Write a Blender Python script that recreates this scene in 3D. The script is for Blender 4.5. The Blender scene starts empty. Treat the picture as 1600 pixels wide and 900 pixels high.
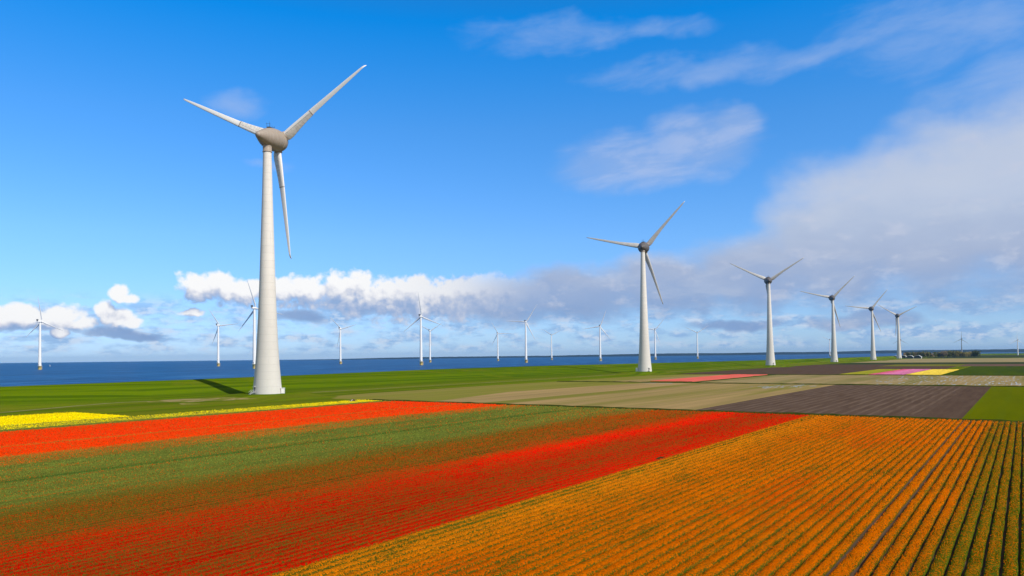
import bpy, bmesh, math, random
import numpy as np
from mathutils import Matrix, Vector, Euler

# ------------------------------------------------------------------ camera, sky, sun, exposure
SC = bpy.context.scene
COL = SC.collection
R = math.radians
F, PITCH, ROLL, CX, PPY, H = 1150.0, R(1.83), 0.0115, 800.0, 521.0, 20.0
SUN_AZ, SUN_EL = 130.0, 42.0            # clockwise from the view direction, above the horizon

cam = bpy.data.cameras.new('camera')
cam_o = bpy.data.objects.new('camera', cam)
COL.objects.link(cam_o)
cam.sensor_width = 36.0
cam.lens = F / 1600.0 * 36.0
cam.shift_y = (PPY - 450.0) / 1600.0
cam.clip_start, cam.clip_end = 0.5, 90000.0
cam_o.matrix_world = (Matrix.Translation((0, 0, H)) @ Matrix.Rotation(R(90) + PITCH, 4, 'X')
                      @ Matrix.Rotation(-ROLL, 4, 'Z'))
SC.camera = cam_o
SC.view_settings.view_transform = 'Standard'
SC.view_settings.look = 'None'
SC.view_settings.exposure = 0.0
SC.view_settings.gamma = 1.0
SC.view_settings.use_curve_mapping = False

# pixel (of the 1600 x 900 photograph) -> direction, used only to read where things stand on the ground
_f = np.array([0, math.cos(PITCH), math.sin(PITCH)])
_r = np.array([1.0, 0, 0])
_u = np.cross(_r, _f)
_c, _s = math.cos(ROLL), math.sin(ROLL)
_R2, _U2 = _c * _r - _s * _u, _s * _r + _c * _u


def ray(px, py):
    return _f * F + _R2 * (px - CX) - _U2 * (py - PPY)


def azel(px, py):
    d = ray(px, py)
    return math.atan2(d[0], d[1]), math.atan2(d[2], math.hypot(d[0], d[1]))


AZ = R(34.832)                           # direction of the tulip rows, the dike and the turbine line
UH = np.array([math.sin(AZ), math.cos(AZ)])
VH = np.array([-math.cos(AZ), math.sin(AZ)])


def uvxy(u, v):
    q = UH * u + VH * v
    return q[0], q[1]


# ---- world: Nishita sky, graded deeper blue, with clouds in sky coordinates
W = bpy.data.worlds.new('World')
SC.world = W
W.use_nodes = True
WT = W.node_tree
WT.nodes.clear()


class NT:
    def __init__(self, tree):
        self.t = tree

    def new(self, kind, **kw):
        n = self.t.nodes.new(kind)
        for k, v in kw.items():
            setattr(n, k, v)
        return n

    def link(self, a, sock):
        if hasattr(a, 'is_output'):
            self.t.links.new(a, sock)
        else:
            sock.default_value = a

    def m(self, op, a, b=None, c=None, clamp=False):
        n = self.new('ShaderNodeMath', operation=op, use_clamp=clamp)
        self.link(a, n.inputs[0])
        if b is not None:
            self.link(b, n.inputs[1])
        if c is not None:
            self.link(c, n.inputs[2])
        return n.outputs[0]

    def vec(self, x, y, z=0.0):
        n = self.new('ShaderNodeCombineXYZ')
        for a, s in zip((x, y, z), n.inputs):
            self.link(a, s)
        return n.outputs[0]

    def vm(self, op, a, b):
        n = self.new('ShaderNodeVectorMath', operation=op)
        self.link(a, n.inputs[0])
        self.link(b, n.inputs[1])
        return n.outputs[0]

    def noise(self, vec, scale, detail=4, rough=0.55, dist=0.0, out=0, lac=2.0):
        n = self.new('ShaderNodeTexNoise')
        self.link(vec, n.inputs['Vector'])
        n.inputs['Scale'].default_value = scale
        n.inputs['Detail'].default_value = detail
        n.inputs['Roughness'].default_value = rough
        n.inputs['Lacunarity'].default_value = lac
        n.inputs['Distortion'].default_value = dist
        return n.outputs[out]

    def sstep(self, x, a, b, lo=0.0, hi=1.0):
        n = self.new('ShaderNodeMapRange', interpolation_type='SMOOTHSTEP')
        self.link(x, n.inputs[0])
        for k, v in zip((1, 2, 3, 4), (a, b, lo, hi)):
            n.inputs[k].default_value = v
        return n.outputs[0]

    def lin(self, x, a, b, lo=0.0, hi=1.0):
        n = self.new('ShaderNodeMapRange')
        self.link(x, n.inputs[0])
        for k, v in zip((1, 2, 3, 4), (a, b, lo, hi)):
            n.inputs[k].default_value = v
        return n.outputs[0]

    def mix(self, fac, a, b, mode='MIX'):
        n = self.new('ShaderNodeMix', data_type='RGBA', blend_type=mode)
        self.link(fac, n.inputs[0])
        for v, s in ((a, n.inputs[6]), (b, n.inputs[7])):
            self.link((*v, 1) if isinstance(v, tuple) and len(v) == 3 else v, s)
        return n.outputs[2]

    def ramp(self, x, stops, mode='LINEAR'):
        n = self.new('ShaderNodeValToRGB')
        self.link(x, n.inputs[0])
        cr = n.color_ramp
        cr.interpolation = mode
        while len(cr.elements) < len(stops):
            cr.elements.new(0.5)
        for e, (p, c) in zip(cr.elements, stops):
            e.position = p
            e.color = (*c, 1)
        return n.outputs[0]


def lin8(r, g, b):
    f = lambda x: (x / 255 / 12.92) if x <= 10 else ((x / 255 + 0.055) / 1.055) ** 2.4
    return (f(r), f(g), f(b))


N = NT(WT)
sky = N.new('ShaderNodeTexSky', sky_type='NISHITA', sun_disc=False)
sky.sun_elevation, sky.sun_rotation = R(SUN_EL), R(SUN_AZ)
sky.air_density, sky.dust_density, sky.ozone_density = 1.0, 0.3, 3.0
SKY_STRENGTH = 0.10
geo = N.new('ShaderNodeTexCoord')
sep = N.new('ShaderNodeSeparateXYZ')
WT.links.new(geo.outputs['Generated'], sep.inputs[0])
dx, dy, dz = sep.outputs
az = N.m('ARCTAN2', dx, dy)
el = N.m('ARCSINE', dz)
# the photograph's polarised, saturated blue: grade of the clear sky by elevation (multiplied by 2.5)
tint = N.ramp(N.lin(el, 0.0, 0.60), [
    (0.0, (0.36, 0.50, 0.82)), (0.04, (0.33, 0.455, 0.73)), (0.10, (0.32, 0.445, 0.68)), (0.26, (0.31, 0.50, 0.71)), (0.50, (0.20, 0.52, 0.78)),
    (0.72, (0.012, 0.53, 0.90)), (0.86, (0.10, 0.45, 0.70)), (1.0, (0.26, 0.34, 0.42))])
base = N.mix(1.0, sky.outputs[0], tint, 'MULTIPLY')
base = N.mix(1.0, base, (2.32, 2.36, 2.42), 'MULTIPLY')

P = N.vec(az, el)


def blobs_field(px_blobs, x, y):
    m = None
    for (px, py, rx, ru, rd) in px_blobs:
        a, e = azel(px, py)
        k = math.cos(a) ** 2 / F
        kx, ku, kd = rx * k, ru / F * math.cos(a), rd / F * math.cos(a)
        qx = N.m('MULTIPLY_ADD', x, 1 / kx, -a / kx)
        qu = N.m('MULTIPLY_ADD', y, 1 / ku, -e / ku)
        qd = N.m('MULTIPLY_ADD', y, -1 / kd, e / kd)
        qy = N.m('MAXIMUM', qu, qd)
        d = N.m('MULTIPLY_ADD', qx, qx, N.m('MULTIPLY', qy, qy))
        m = d if m is None else N.m('SMOOTH_MIN', m, d, 0.25)
    return N.m('SUBTRACT', 1.0, m)


def shifted(px_x, px_y):
    return N.vec(N.m('ADD', az, px_x / F), N.m('ADD', el, px_y / F))


# cumulus: crisp, billowing tops and flat bases
CUM = [(-20, 497, 60, 25, 24), (38, 492, 44, 22, 22), (95, 496, 44, 21, 18), (130, 507, 24, 13, 12), (164, 492, 19, 23, 22),
       (188, 500, 30, 20, 18), (204, 508, 24, 12, 10), (188, 463, 21, 19, 12), (207, 468, 14, 12, 9), (95, 522, 14, 11, 7),
       (300, 450, 34, 28, 24), (338, 450, 40, 30, 26), (385, 456, 48, 22, 24), (430, 458, 44, 26, 26),
       (474, 455, 46, 28, 34), (545, 450, 58, 32, 46), (605, 458, 56, 30, 46), (655, 460, 60, 30, 46),
       (712, 458, 58, 30, 44), (765, 456, 46, 32, 40), (815, 458, 46, 28, 34), (305, 488, 26, 6, 5)]


def cumulus(p):
    s = N.new('ShaderNodeSeparateXYZ')
    WT.links.new(p, s.inputs[0])
    w = N.noise(p, 26.0, 3, 0.5, out=1)
    ws = N.new('ShaderNodeSeparateXYZ')
    WT.links.new(w, ws.inputs[0])
    x = N.m('ADD', s.outputs[0], N.m('MULTIPLY', N.m('SUBTRACT', ws.outputs[0], 0.5), 0.022))
    y = N.m('ADD', s.outputs[1], N.m('MULTIPLY', N.m('SUBTRACT', ws.outputs[1], 0.5), 0.014))
    f = blobs_field(CUM, x, y)
    n = N.noise(p, 34.0, 8, 0.60, 0.25)
    pw = N.vec(x, y)
    acc = N.m('MULTIPLY', N.m('SUBTRACT', n, 0.5), 2.7)
    for sc_v, amp in ((52.0, 0.42), (110.0, 0.36), (230.0, 0.08)):
        vo = N.new('ShaderNodeTexVoronoi', feature='SMOOTH_F1', voronoi_dimensions='2D')
        N.link(pw, vo.inputs['Vector'])
        vo.inputs['Scale'].default_value = sc_v
        vo.inputs['Smoothness'].default_value = 0.35
        acc = N.m('ADD', acc, N.m('MULTIPLY', N.m('SUBTRACT', 0.42, vo.outputs['Distance']), amp))
    return N.m('ADD', f, acc)


c0 = cumulus(P)
c1 = cumulus(shifted(6.0, 10.0))
c2 = blobs_field(CUM, az, N.m('ADD', el, 26.0 / F))
c3 = cumulus(shifted(12.0, 24.0))
c_alpha = N.sstep(c0, -0.12, 0.58)
lit = N.m('SUBTRACT', N.m('MINIMUM', c0, 1.2), N.m('MINIMUM', c1, 1.2))
# towards the base each cumulus turns into its own shade
lit = N.m('ADD', lit, N.m('MULTIPLY', N.m('SUBTRACT', N.noise(P, 22.0, 4), 0.5), 0.5))
lit3 = N.m('SUBTRACT', N.m('MINIMUM', c0, 1.4), N.m('MINIMUM', c3, 1.4))
shade = N.m('ADD', N.m('ADD', N.m('MULTIPLY', c2, -0.36), 0.0), N.m('ADD', N.m("MULTIPLY", lit, 0.55), N.m('MULTIPLY', lit3, 0.42)))
c_fac = N.lin(shade, -0.85, 0.55)
c_col = N.ramp(c_fac, [(0.0, lin8(146, 174, 216)), (0.28, lin8(178, 194, 224)), (0.55, lin8(220, 224, 235)), (0.80, lin8(247, 247, 250)), (1.0, lin8(254, 254, 254))])

c_col = N.mix(N.sstep(az, azel(520, 450)[0], azel(830, 450)[0], 0.0, 0.50), c_col, lin8(184, 194, 216))
c_alpha = N.m('MULTIPLY', c_alpha, N.sstep(az, azel(690, 450)[0], azel(850, 450)[0], 1.0, 0.10))

# stratus: the large soft grey mass on the right and the grey underside of the bank
STR = [(200, 520, 60, 10, 8), (640, 480, 170, 20, 18), (800, 468, 130, 40, 36), (900, 458, 130, 46, 48), (1040, 440, 150, 44, 55),
       (1180, 425, 150, 62, 68), (1325, 385, 165, 142, 108), (1470, 340, 195, 172, 150), (1640, 300, 270, 160, 190),
       (470, 500, 60, 12, 12), (70, 518, 90, 10, 8), (1350, 505, 90, 20, 12), (1150, 505, 90, 10, 12)]
sx = N.m('ADD', az, N.m('MULTIPLY', N.m('SUBTRACT', N.noise(P, 9.0, 3), 0.5), 0.10))
sy = N.m('ADD', el, N.m('MULTIPLY', N.m('SUBTRACT', N.noise(shifted(900, 300), 11.0, 4), 0.5), 0.045))
s0 = blobs_field(STR, sx, sy)
PS = N.vec(N.m('MULTIPLY', az, 0.55), el)
sn = N.noise(PS, 30.0, 6, 0.55)
s_d = N.m('MULTIPLY_ADD', N.m('SUBTRACT', sn, 0.5), 0.65, s0)
s_alpha = N.m('MULTIPLY', N.sstep(s_d, -0.30, 0.80), 0.90)
e500 = azel(1000, 495)[1]
e380 = azel(1000, 330)[1]
s_h = N.lin(N.m('ADD', el, N.m('MULTIPLY', N.m('SUBTRACT', sn, 0.5), 0.05)), e500, e380)
s_col = N.ramp(s_h, [(0.0, lin8(134, 162, 206)), (0.22, lin8(152, 171, 207)), (0.5, lin8(172, 183, 208)), (0.8, lin8(186, 197, 218)),
                     (1.0, lin8(196, 205, 223))])
PS2 = N.vec(N.m('ADD', N.m('MULTIPLY', az, 0.30), N.m('MULTIPLY', el, 0.10)), N.m('SUBTRACT', el, N.m('MULTIPLY', az, 0.10)))
s_col = N.mix(N.sstep(N.noise(PS2, 26.0, 6, 0.6, 0.3), 0.46, 0.68, 0.0, 0.32), s_col, lin8(206, 211, 223))
s_col = N.mix(N.sstep(N.noise(PS, 44.0, 5, 0.6), 0.52, 0.72, 0.0, 0.55), s_col, lin8(205, 208, 222))

# cirrus: thin smears
CIR = [(870, 58, 125, 26, 24), (1045, 46, 75, 17, 14), (1470, 40, 190, 60, 60),
       (1620, 110, 150, 60, 60), (430, 259, 36, 9, 8), (370, 165, 40, 22, 18), (1120, 105, 190, 22, 22), (1290, 80, 170, 16, 16)]
rot = N.vec(N.m('ADD', N.m('MULTIPLY', az, 0.28), N.m('MULTIPLY', el, 0.14)),
            N.m('SUBTRACT', el, N.m('MULTIPLY', az, 0.16)))
cn = N.noise(rot, 26.0, 8, 0.62, 0.35)
cx_ = N.m('ADD', az, N.m('MULTIPLY', N.m('SUBTRACT', N.noise(P, 14.0, 3), 0.5), 0.06))
cy_ = N.m('ADD', el, N.m('MULTIPLY', N.m('SUBTRACT', N.noise(shifted(-700, 500), 16.0, 3), 0.5), 0.035))
i0 = blobs_field(CIR, cx_, cy_)
i_d = N.m('MULTIPLY_ADD', N.m('SUBTRACT', cn, 0.5), 3.4, N.m('MULTIPLY', i0, 0.8))
i_alpha = N.sstep(i_d, -0.7, 2.1, 0.0, 0.56)
i_col = lin8(176, 196, 232)
SME = [(990, 258, 130, 50, 38), (1090, 222, 100, 50, 55), (1150, 190, 50, 26, 30)]
m0 = blobs_field(SME, cx_, cy_)
m_d = N.m('MULTIPLY_ADD', N.m('SUBTRACT', cn, 0.5), 1.1, m0)
m_alpha = N.sstep(m_d, -0.5, 1.2, 0.0, 0.60)
m_col = N.mix(N.sstep(cn, 0.42, 0.60), lin8(160, 184, 226), lin8(190, 202, 230))

# low broken cloud near the horizon
low = N.noise(N.vec(N.m('MULTIPLY', az, 0.30), el), 62.0, 6, 0.6)
band = N.m('MULTIPLY', N.sstep(el, azel(800, 556)[1], azel(800, 538)[1]), N.sstep(el, azel(800, 495)[1], azel(800, 455)[1], 1.0, 0.0))
l_alpha = N.m('MULTIPLY', N.sstep(low, 0.40, 0.64, 0.0, 0.78), band)
low2 = N.noise(N.vec(N.m('MULTIPLY', az, 0.5), el), 95.0, 6, 0.6)
l_col = N.mix(N.sstep(low2, 0.42, 0.60), lin8(142, 178, 224), lin8(212, 223, 240))

inv = 1.0 / SKY_STRENGTH


def over(a, col, under):
    if isinstance(col, tuple):
        col = tuple(c * inv for c in col)
    else:
        col = N.mix(1.0, col, (inv, inv, inv), 'MULTIPLY')
    return N.mix(a, under, col)


# overhead and behind the camera: unseen broken cloud, added to neutralise the ambient light
o_n = N.noise(geo.outputs['Generated'], 2.6, 6, 0.58)
o_where = N.m('MAXIMUM', N.sstep(el, 0.50, 0.75), N.m('MULTIPLY', N.sstep(N.m('ABSOLUTE', az), 0.75, 1.1), N.sstep(el, 0.0, 0.12)))
o_alpha = N.m('MULTIPLY', N.sstep(o_n, 0.40, 0.58, 0.0, 0.85), o_where)
base = over(o_alpha, (0.46, 0.47, 0.50), base)
out = over(i_alpha, i_col, base)
out = over(m_alpha, m_col, out)
out = over(l_alpha, l_col, out)
out = over(s_alpha, s_col, out)
out = over(c_alpha, c_col, out)
bg = N.new('ShaderNodeBackground')
WT.links.new(out, bg.inputs[0])
bg.inputs[1].default_value = SKY_STRENGTH
wo = N.new('ShaderNodeOutputWorld')
WT.links.new(bg.outputs[0], wo.inputs[0])

sl = bpy.data.lights.new('sun', 'SUN')
sl.energy = 4.8
sl.angle = R(0.5)
sl.color = (1.0, 0.93, 0.82)
so = bpy.data.objects.new('sun', sl)
COL.objects.link(so)
sdir = Vector((math.sin(R(SUN_AZ)) * math.cos(R(SUN_EL)), math.cos(R(SUN_AZ)) * math.cos(R(SUN_EL)), math.sin(R(SUN_EL))))
so.rotation_euler = sdir.to_track_quat('Z', 'Y').to_euler()

# ------------------------------------------------------------------ helpers
rng = np.random.default_rng(7)
random.seed(7)


def tag(o, label=None, cat=None, group=None, kind=None):
    if label:
        o['label'] = label
    if cat:
        o['category'] = cat
    if group:
        o['group'] = group
    if kind:
        o['kind'] = kind
    return o


def link(o, parent=None):
    COL.objects.link(o)
    if parent is not None:
        o.parent = parent
    return o


def empty(name, loc, rz=0.0):
    o = bpy.data.objects.new(name, None)
    o.empty_display_size = 2
    o.location = loc
    o.rotation_euler = (0, 0, rz)
    return link(o)


def obj(name, verts, faces, mat, parent=None, smooth=False):
    me = bpy.data.meshes.new(name)
    me.from_pydata([tuple(map(float, v)) for v in verts], [], faces)
    if mat is not None:
        me.materials.append(mat)
    if smooth:
        me.polygons.foreach_set('use_smooth', [True] * len(me.polygons))
    me.update()
    return link(bpy.data.objects.new(name, me), parent)


class MB:
    """collects shapes into one mesh"""

    def __init__(self):
        self.v, self.f = [], []

    def add(self, v, f):
        b = len(self.v)
        self.v += [tuple(p) for p in v]
        self.f += [tuple(i + b for i in q) for q in f]
        return self

    def box(self, x0, x1, y0, y1, z0, z1):
        v = [(x, y, z) for x in (x0, x1) for y in (y0, y1) for z in (z0, z1)]
        return self.add(v, [(0, 1, 3, 2), (4, 6, 7, 5), (0, 4, 5, 1), (2, 3, 7, 6), (0, 2, 6, 4), (1, 5, 7, 3)])

    def lathe(self, prof, n=32, axis='Z', cap=True, off=(0, 0, 0)):
        v, f = [], []
        for (a, r) in prof:
            for i in range(n):
                t = 2 * math.pi * i / n
                p = (r * math.cos(t), r * math.sin(t), a) if axis == 'Z' else (r * math.cos(t), a, -r * math.sin(t)) if axis == 'Y' \
                    else (a, r * math.cos(t), r * math.sin(t))
                v.append((p[0] + off[0], p[1] + off[1], p[2] + off[2]))
        for k in range(len(prof) - 1):
            for i in range(n):
                j = (i + 1) % n
                f.append((k * n + i, k * n + j, (k + 1) * n + j, (k + 1) * n + i))
        if cap:                                  # caps keep their own corners so that the sides shade as true cylinders
            k = len(v)
            v += v[:n] + v[(len(prof) - 1) * n:len(prof) * n]
            f.append(tuple(reversed(range(k, k + n))))
            f.append(tuple(range(k + n, k + 2 * n)))
        return self.add(v, f)

    def bar(self, a, b, r, n=6):
        a, b = Vector(a), Vector(b)
        d = (b - a).normalized()
        s = d.orthogonal().normalized()
        t = d.cross(s)
        v = [p + (s * math.cos(2 * math.pi * i / n) + t * math.sin(2 * math.pi * i / n)) * r for p in (a, b) for i in range(n)]
        f = [(i, (i + 1) % n, n + (i + 1) % n, n + i) for i in range(n)] + [tuple(reversed(range(n))), tuple(range(n, 2 * n))]
        return self.add(v, f)

    def build(self, name, mat, parent=None, smooth=False):
        return obj(name, self.v, self.f, mat, parent, smooth)


def smoothstep(x, a, b):
    t = np.clip((np.asarray(x, float) - a) / (b - a), 0, 1)
    return t * t * (3 - 2 * t)


_tab = np.random.default_rng(11).random((256, 256))


def vnoise(x, y, seed=0):
    x = np.asarray(x, float) + seed * 17.31
    y = np.asarray(y, float) + seed * 9.77
    xi, yi = np.floor(x).astype(int), np.floor(y).astype(int)
    fx, fy = x - xi, y - yi
    fx, fy = fx * fx * (3 - 2 * fx), fy * fy * (3 - 2 * fy)
    g = lambda i, j: _tab[(xi + i) % 256, (yi + j) % 256]
    return (g(0, 0) * (1 - fx) + g(1, 0) * fx) * (1 - fy) + (g(0, 1) * (1 - fx) + g(1, 1) * fx) * fy


def fbm(x, y, seed=0, o=4):
    s, a, t = 0, 1.0, 0
    for k in range(o):
        s = s + a * vnoise(np.asarray(x) * 2 ** k, np.asarray(y) * 2 ** k, seed + k)
        t += a
        a *= 0.5
    return s / t


# ------------------------------------------------------------------ materials
def new_mat(name):
    m = bpy.data.materials.new(name)
    m.use_nodes = True
    n = NT(m.node_tree)
    b = m.node_tree.nodes['Principled BSDF']
    b.inputs['Roughness'].default_value = 0.85
    b.inputs['Specular IOR Level'].default_value = 0.25
    return m, n, b


def bump(n, b, height, strength, dist):
    k = n.new('ShaderNodeBump')
    k.inputs['Strength'].default_value = strength
    k.inputs['Distance'].default_value = dist
    n.link(height, k.inputs['Height'])
    n.t.links.new(k.outputs[0], b.inputs['Normal'])


def coords(n, kind='Object'):
    return n.new('ShaderNodeTexCoord').outputs[kind]


def plain(name, col, rough=0.6, spec=0.3, var=0.12, scale=1.5):
    m, n, b = new_mat(name)
    t = n.noise(coords(n), scale, 5, 0.6)
    c = n.mix(n.lin(t, 0.25, 0.75), tuple(x * (1 - var) for x in col), tuple(min(1, x * (1 + var)) for x in col))
    n.t.links.new(c, b.inputs['Base Color'])
    b.inputs['Roughness'].default_value = rough
    b.inputs['Specular IOR Level'].default_value = spec
    return m


def field_mat(name, c1, c2, c3=None, stretch=0.08, scale=0.35, fine=5.0, line=None, line_col=None, line_w=0.4, line_amt=0.7, relief=0.06, c3amt=(0.47, 0.64)):
    """crop or soil seen from afar: patches drawn out along the rows (local y), fine grain, optional drill lines across x"""
    m, n, b = new_mat(name)
    co = coords(n)
    mp = n.new('ShaderNodeMapping')
    n.t.links.new(co, mp.inputs[0])
    mp.inputs['Scale'].default_value = (1.0, stretch, 1.0)
    st = mp.outputs[0]
    t = n.noise(st, scale, 6, 0.6)
    g = n.noise(co, fine, 3, 0.7)
    c = n.mix(n.lin(t, 0.36, 0.64), c1, c2)
    if c3:
        big = n.noise(st, scale * 0.32, 5, 0.6, 0.4)
        c = n.mix(n.sstep(big, c3amt[0], c3amt[1]), c, c3)
    c = n.mix(n.lin(g, 0.25, 0.75, 0.0, 0.35), c, tuple(x * 0.55 for x in c1))
    hgt = n.m('ADD', n.m('MULTIPLY', g, 0.6), n.m('MULTIPLY', t, 0.4))
    if line:
        s = n.new('ShaderNodeSeparateXYZ')
        n.t.links.new(co, s.inputs[0])
        wob = n.m('MULTIPLY', n.m('SUBTRACT', n.noise(co, 0.05, 3), 0.5), line * 0.5)
        q = n.m('MULTIPLY', n.m('ADD', s.outputs[0], wob), 2 * math.pi / line)
        w = n.m('MULTIPLY_ADD', n.m('SINE', q), 0.5, 0.5)
        brk = n.sstep(n.noise(st, scale * 1.3, 4), 0.25, 0.65)
        lw = n.m('MULTIPLY', n.m('MULTIPLY', n.sstep(w, 1 - line_w, 1.0), brk), line_amt)
        c = n.mix(lw, c, line_col)
    n.t.links.new(c, b.inputs['Base Color'])
    b.inputs['Roughness'].default_value = 0.95
    b.inputs['Specular IOR Level'].default_value = 0.0
    bump(n, b, hgt, 0.5, relief)
    return m


M = {}
# grass of the polder, berm and dike, with mowing bands that follow the dike
m, n, b = new_mat('grass')
co = coords(n)
mp = n.new('ShaderNodeMapping')
n.t.links.new(co, mp.inputs[0])
mp.inputs['Scale'].default_value = (1.0, 0.012, 1.0)
bandn = n.noise(mp.outputs[0], 0.22, 4, 0.6)
pat = n.noise(co, 0.03, 6, 0.62)
fin = n.noise(co, 2.2, 4, 0.7)
c = n.mix(n.sstep(bandn, 0.43, 0.57), (0.060, 0.108, 0.002), (0.122, 0.182, 0.002))
c = n.mix(n.sstep(pat, 0.50, 0.68, 0.0, 0.75), c, (0.150, 0.165, 0.008))
gs = n.new('ShaderNodeSeparateXYZ')
n.t.links.new(co, gs.inputs[0])
low_g = n.m('MULTIPLY', n.sstep(gs.outputs[2], 3.2, 1.4), n.sstep(n.noise(mp.outputs[0], 0.10, 5, 0.65), 0.36, 0.60))
c = n.mix(n.m('MULTIPLY', low_g, 0.75), c, (0.150, 0.150, 0.012))
c = n.mix(n.sstep(n.noise(mp.outputs[0], 0.05, 3), 0.52, 0.66, 0.0, 0.6), c, (0.045, 0.092, 0.002))
c = n.mix(n.lin(fin, 0.3, 0.75, 0.0, 0.5), c, (0.03, 0.065, 0.002))
n.t.links.new(c, b.inputs['Base Color'])
b.inputs['Specular IOR Level'].default_value = 0.0
bump(n, b, n.m('ADD', fin, n.m('MULTIPLY', pat, 3.0)), 0.6, 0.12)
M['grass'] = m

M['soil'] = field_mat('soil', (0.085, 0.056, 0.034), (0.13, 0.088, 0.056), fine=6, scale=1.2)
M['plough'] = field_mat('ploughed_soil', (0.082, 0.053, 0.037), (0.112, 0.076, 0.056), line=3.9, line_col=(0.170, 0.120, 0.088), line_w=0.40, line_amt=0.6, relief=0.15)
M['harrowed'] = field_mat('harrowed_soil', (0.078, 0.050, 0.036), (0.100, 0.067, 0.048), relief=0.1)
M['tan'] = field_mat('stubble', (0.36, 0.245, 0.105), (0.255, 0.185, 0.075), (0.150, 0.155, 0.022), stretch=0.05, scale=0.10, line=3.2, line_col=(0.20, 0.145, 0.075), line_amt=0.4)
M['tan_pale'] = field_mat('pale_stubble', (0.31, 0.225, 0.105), (0.23, 0.180, 0.068), (0.16, 0.15, 0.04), stretch=0.07, scale=0.10, line=4.0, line_col=(0.33, 0.275, 0.19), line_amt=0.45)
M['olive'] = field_mat('young_crop', (0.165, 0.165, 0.026), (0.215, 0.200, 0.040), (0.25, 0.195, 0.06), stretch=0.04, scale=0.09)
M['wheat'] = field_mat('wheat_green', (0.086, 0.106, 0.001), (0.112, 0.128, 0.001), (0.155, 0.15, 0.01), stretch=0.1, scale=0.08, line=9.0, line_col=(0.08, 0.12, 0.01), line_amt=0.25, line_w=0.2, c3amt=(0.62, 0.8))
M['dark_crop'] = field_mat('dark_crop', (0.040, 0.068, 0.008), (0.058, 0.085, 0.008), (0.035, 0.055, 0.015), scale=0.06)
M['dark_crop_blue'] = field_mat('far_crop', (0.035, 0.05, 0.02), (0.05, 0.06, 0.025), scale=0.02)
M['far_olive'] = field_mat('far_olive', (0.13, 0.13, 0.02), (0.16, 0.15, 0.03), scale=0.02)
M['far_tan'] = field_mat('far_tan', (0.30, 0.235, 0.12), (0.25, 0.21, 0.10), scale=0.02)
M['far_red_soil'] = field_mat('far_red_soil', (0.14, 0.085, 0.06), (0.11, 0.075, 0.06), scale=0.02)
M['ditch'] = field_mat('ditch_grass', (0.030, 0.042, 0.006), (0.055, 0.07, 0.010), scale=0.3, stretch=1.0)
M['gravel'] = field_mat('gravel', (0.32, 0.245, 0.115), (0.25, 0.20, 0.085), (0.125, 0.15, 0.008), stretch=1.0, scale=0.22, fine=2.0, c3amt=(0.44, 0.56))
M['track'] = field_mat('track_gravel', (0.20, 0.20, 0.07), (0.26, 0.235, 0.12), stretch=1.0, scale=0.2)

# concrete tower: joints between the cast rings, rain streaks
m, n, b = new_mat('concrete')
co = coords(n)
s = n.new('ShaderNodeSeparateXYZ')
n.t.links.new(co, s.inputs[0])
fr = n.m('FRACT', n.m('MULTIPLY', s.outputs[2], 1 / 3.85))
joint = n.sstep(fr, 0.955, 0.985)
mp = n.new('ShaderNodeMapping')
n.t.links.new(co, mp.inputs[0])
mp.inputs['Scale'].default_value = (1.0, 1.0, 0.05)
stk = n.noise(mp.outputs[0], 1.4, 5, 0.6)
blot = n.noise(co, 0.16, 5, 0.6)
ring = n.new('ShaderNodeTexWhiteNoise', noise_dimensions='1D')
n.t.links.new(n.m('FLOOR', n.m('MULTIPLY', s.outputs[2], 1 / 3.85)), ring.inputs['W'])
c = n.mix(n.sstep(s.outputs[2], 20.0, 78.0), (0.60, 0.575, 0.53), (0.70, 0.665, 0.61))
c = n.mix(n.lin(ring.outputs[0], 0.0, 1.0, 0.0, 0.12), c, (0.48, 0.46, 0.43))
c = n.mix(n.sstep(stk, 0.52, 0.75, 0.0, 0.32), c, (0.46, 0.44, 0.40))
c = n.mix(n.sstep(blot, 0.5, 0.75, 0.0, 0.25), c, (0.50, 0.48, 0.44))
c = n.mix(n.m('MULTIPLY', joint, 0.38), c, (0.30, 0.28, 0.25))
n.t.links.new(c, b.inputs['Base Color'])
b.inputs['Roughness'].default_value = 0.75
bump(n, b, n.m('MULTIPLY', joint, -1.0), 0.6, 0.03)
M['concrete'] = m

# blade: off white, soiled inner panel with brown seams on the trailing half
m, n, b = new_mat('blade_paint')
co = coords(n)
s = n.new('ShaderNodeSeparateXYZ')
n.t.links.new(co, s.inputs[0])
inner = n.sstep(s.outputs[2], 25.2, 24.6)
rear = n.sstep(s.outputs[0], 0.05, 0.45)
grime = n.noise(co, 0.9, 6, 0.65)
c = n.mix(n.lin(grime, 0.3, 0.7), (0.80, 0.775, 0.73), (0.87, 0.84, 0.79))
mask = n.m('MULTIPLY', inner, rear)
c = n.mix(n.m('MULTIPLY', mask, n.lin(grime, 0.35, 0.7, 0.15, 0.75)), c, (0.42, 0.38, 0.32))
seam = n.m('MULTIPLY', inner, n.m('MULTIPLY', n.sstep(s.outputs[0], 0.02, 0.12), n.sstep(s.outputs[0], 0.34, 0.22)))
tr = n.m('FRACT', n.m('MULTIPLY', s.outputs[2], 1 / 2.6))
seam2 = n.m('MULTIPLY', mask, n.sstep(tr, 0.90, 0.97))
edge = n.m('MULTIPLY', n.sstep(s.outputs[2], 24.1, 24.4), n.sstep(s.outputs[2], 25.0, 24.8))
dirt = n.m('MAXIMUM', n.m('MAXIMUM', seam, n.m('MULTIPLY', seam2, 0.6)), edge)
c = n.mix(n.m('MULTIPLY', dirt, n.lin(grime, 0.35, 0.6, 0.35, 0.95)), c, (0.20, 0.15, 0.11))
n.t.links.new(c, b.inputs['Base Color'])
b.inputs['Roughness'].default_value = 0.5
M['blade'] = m

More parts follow.
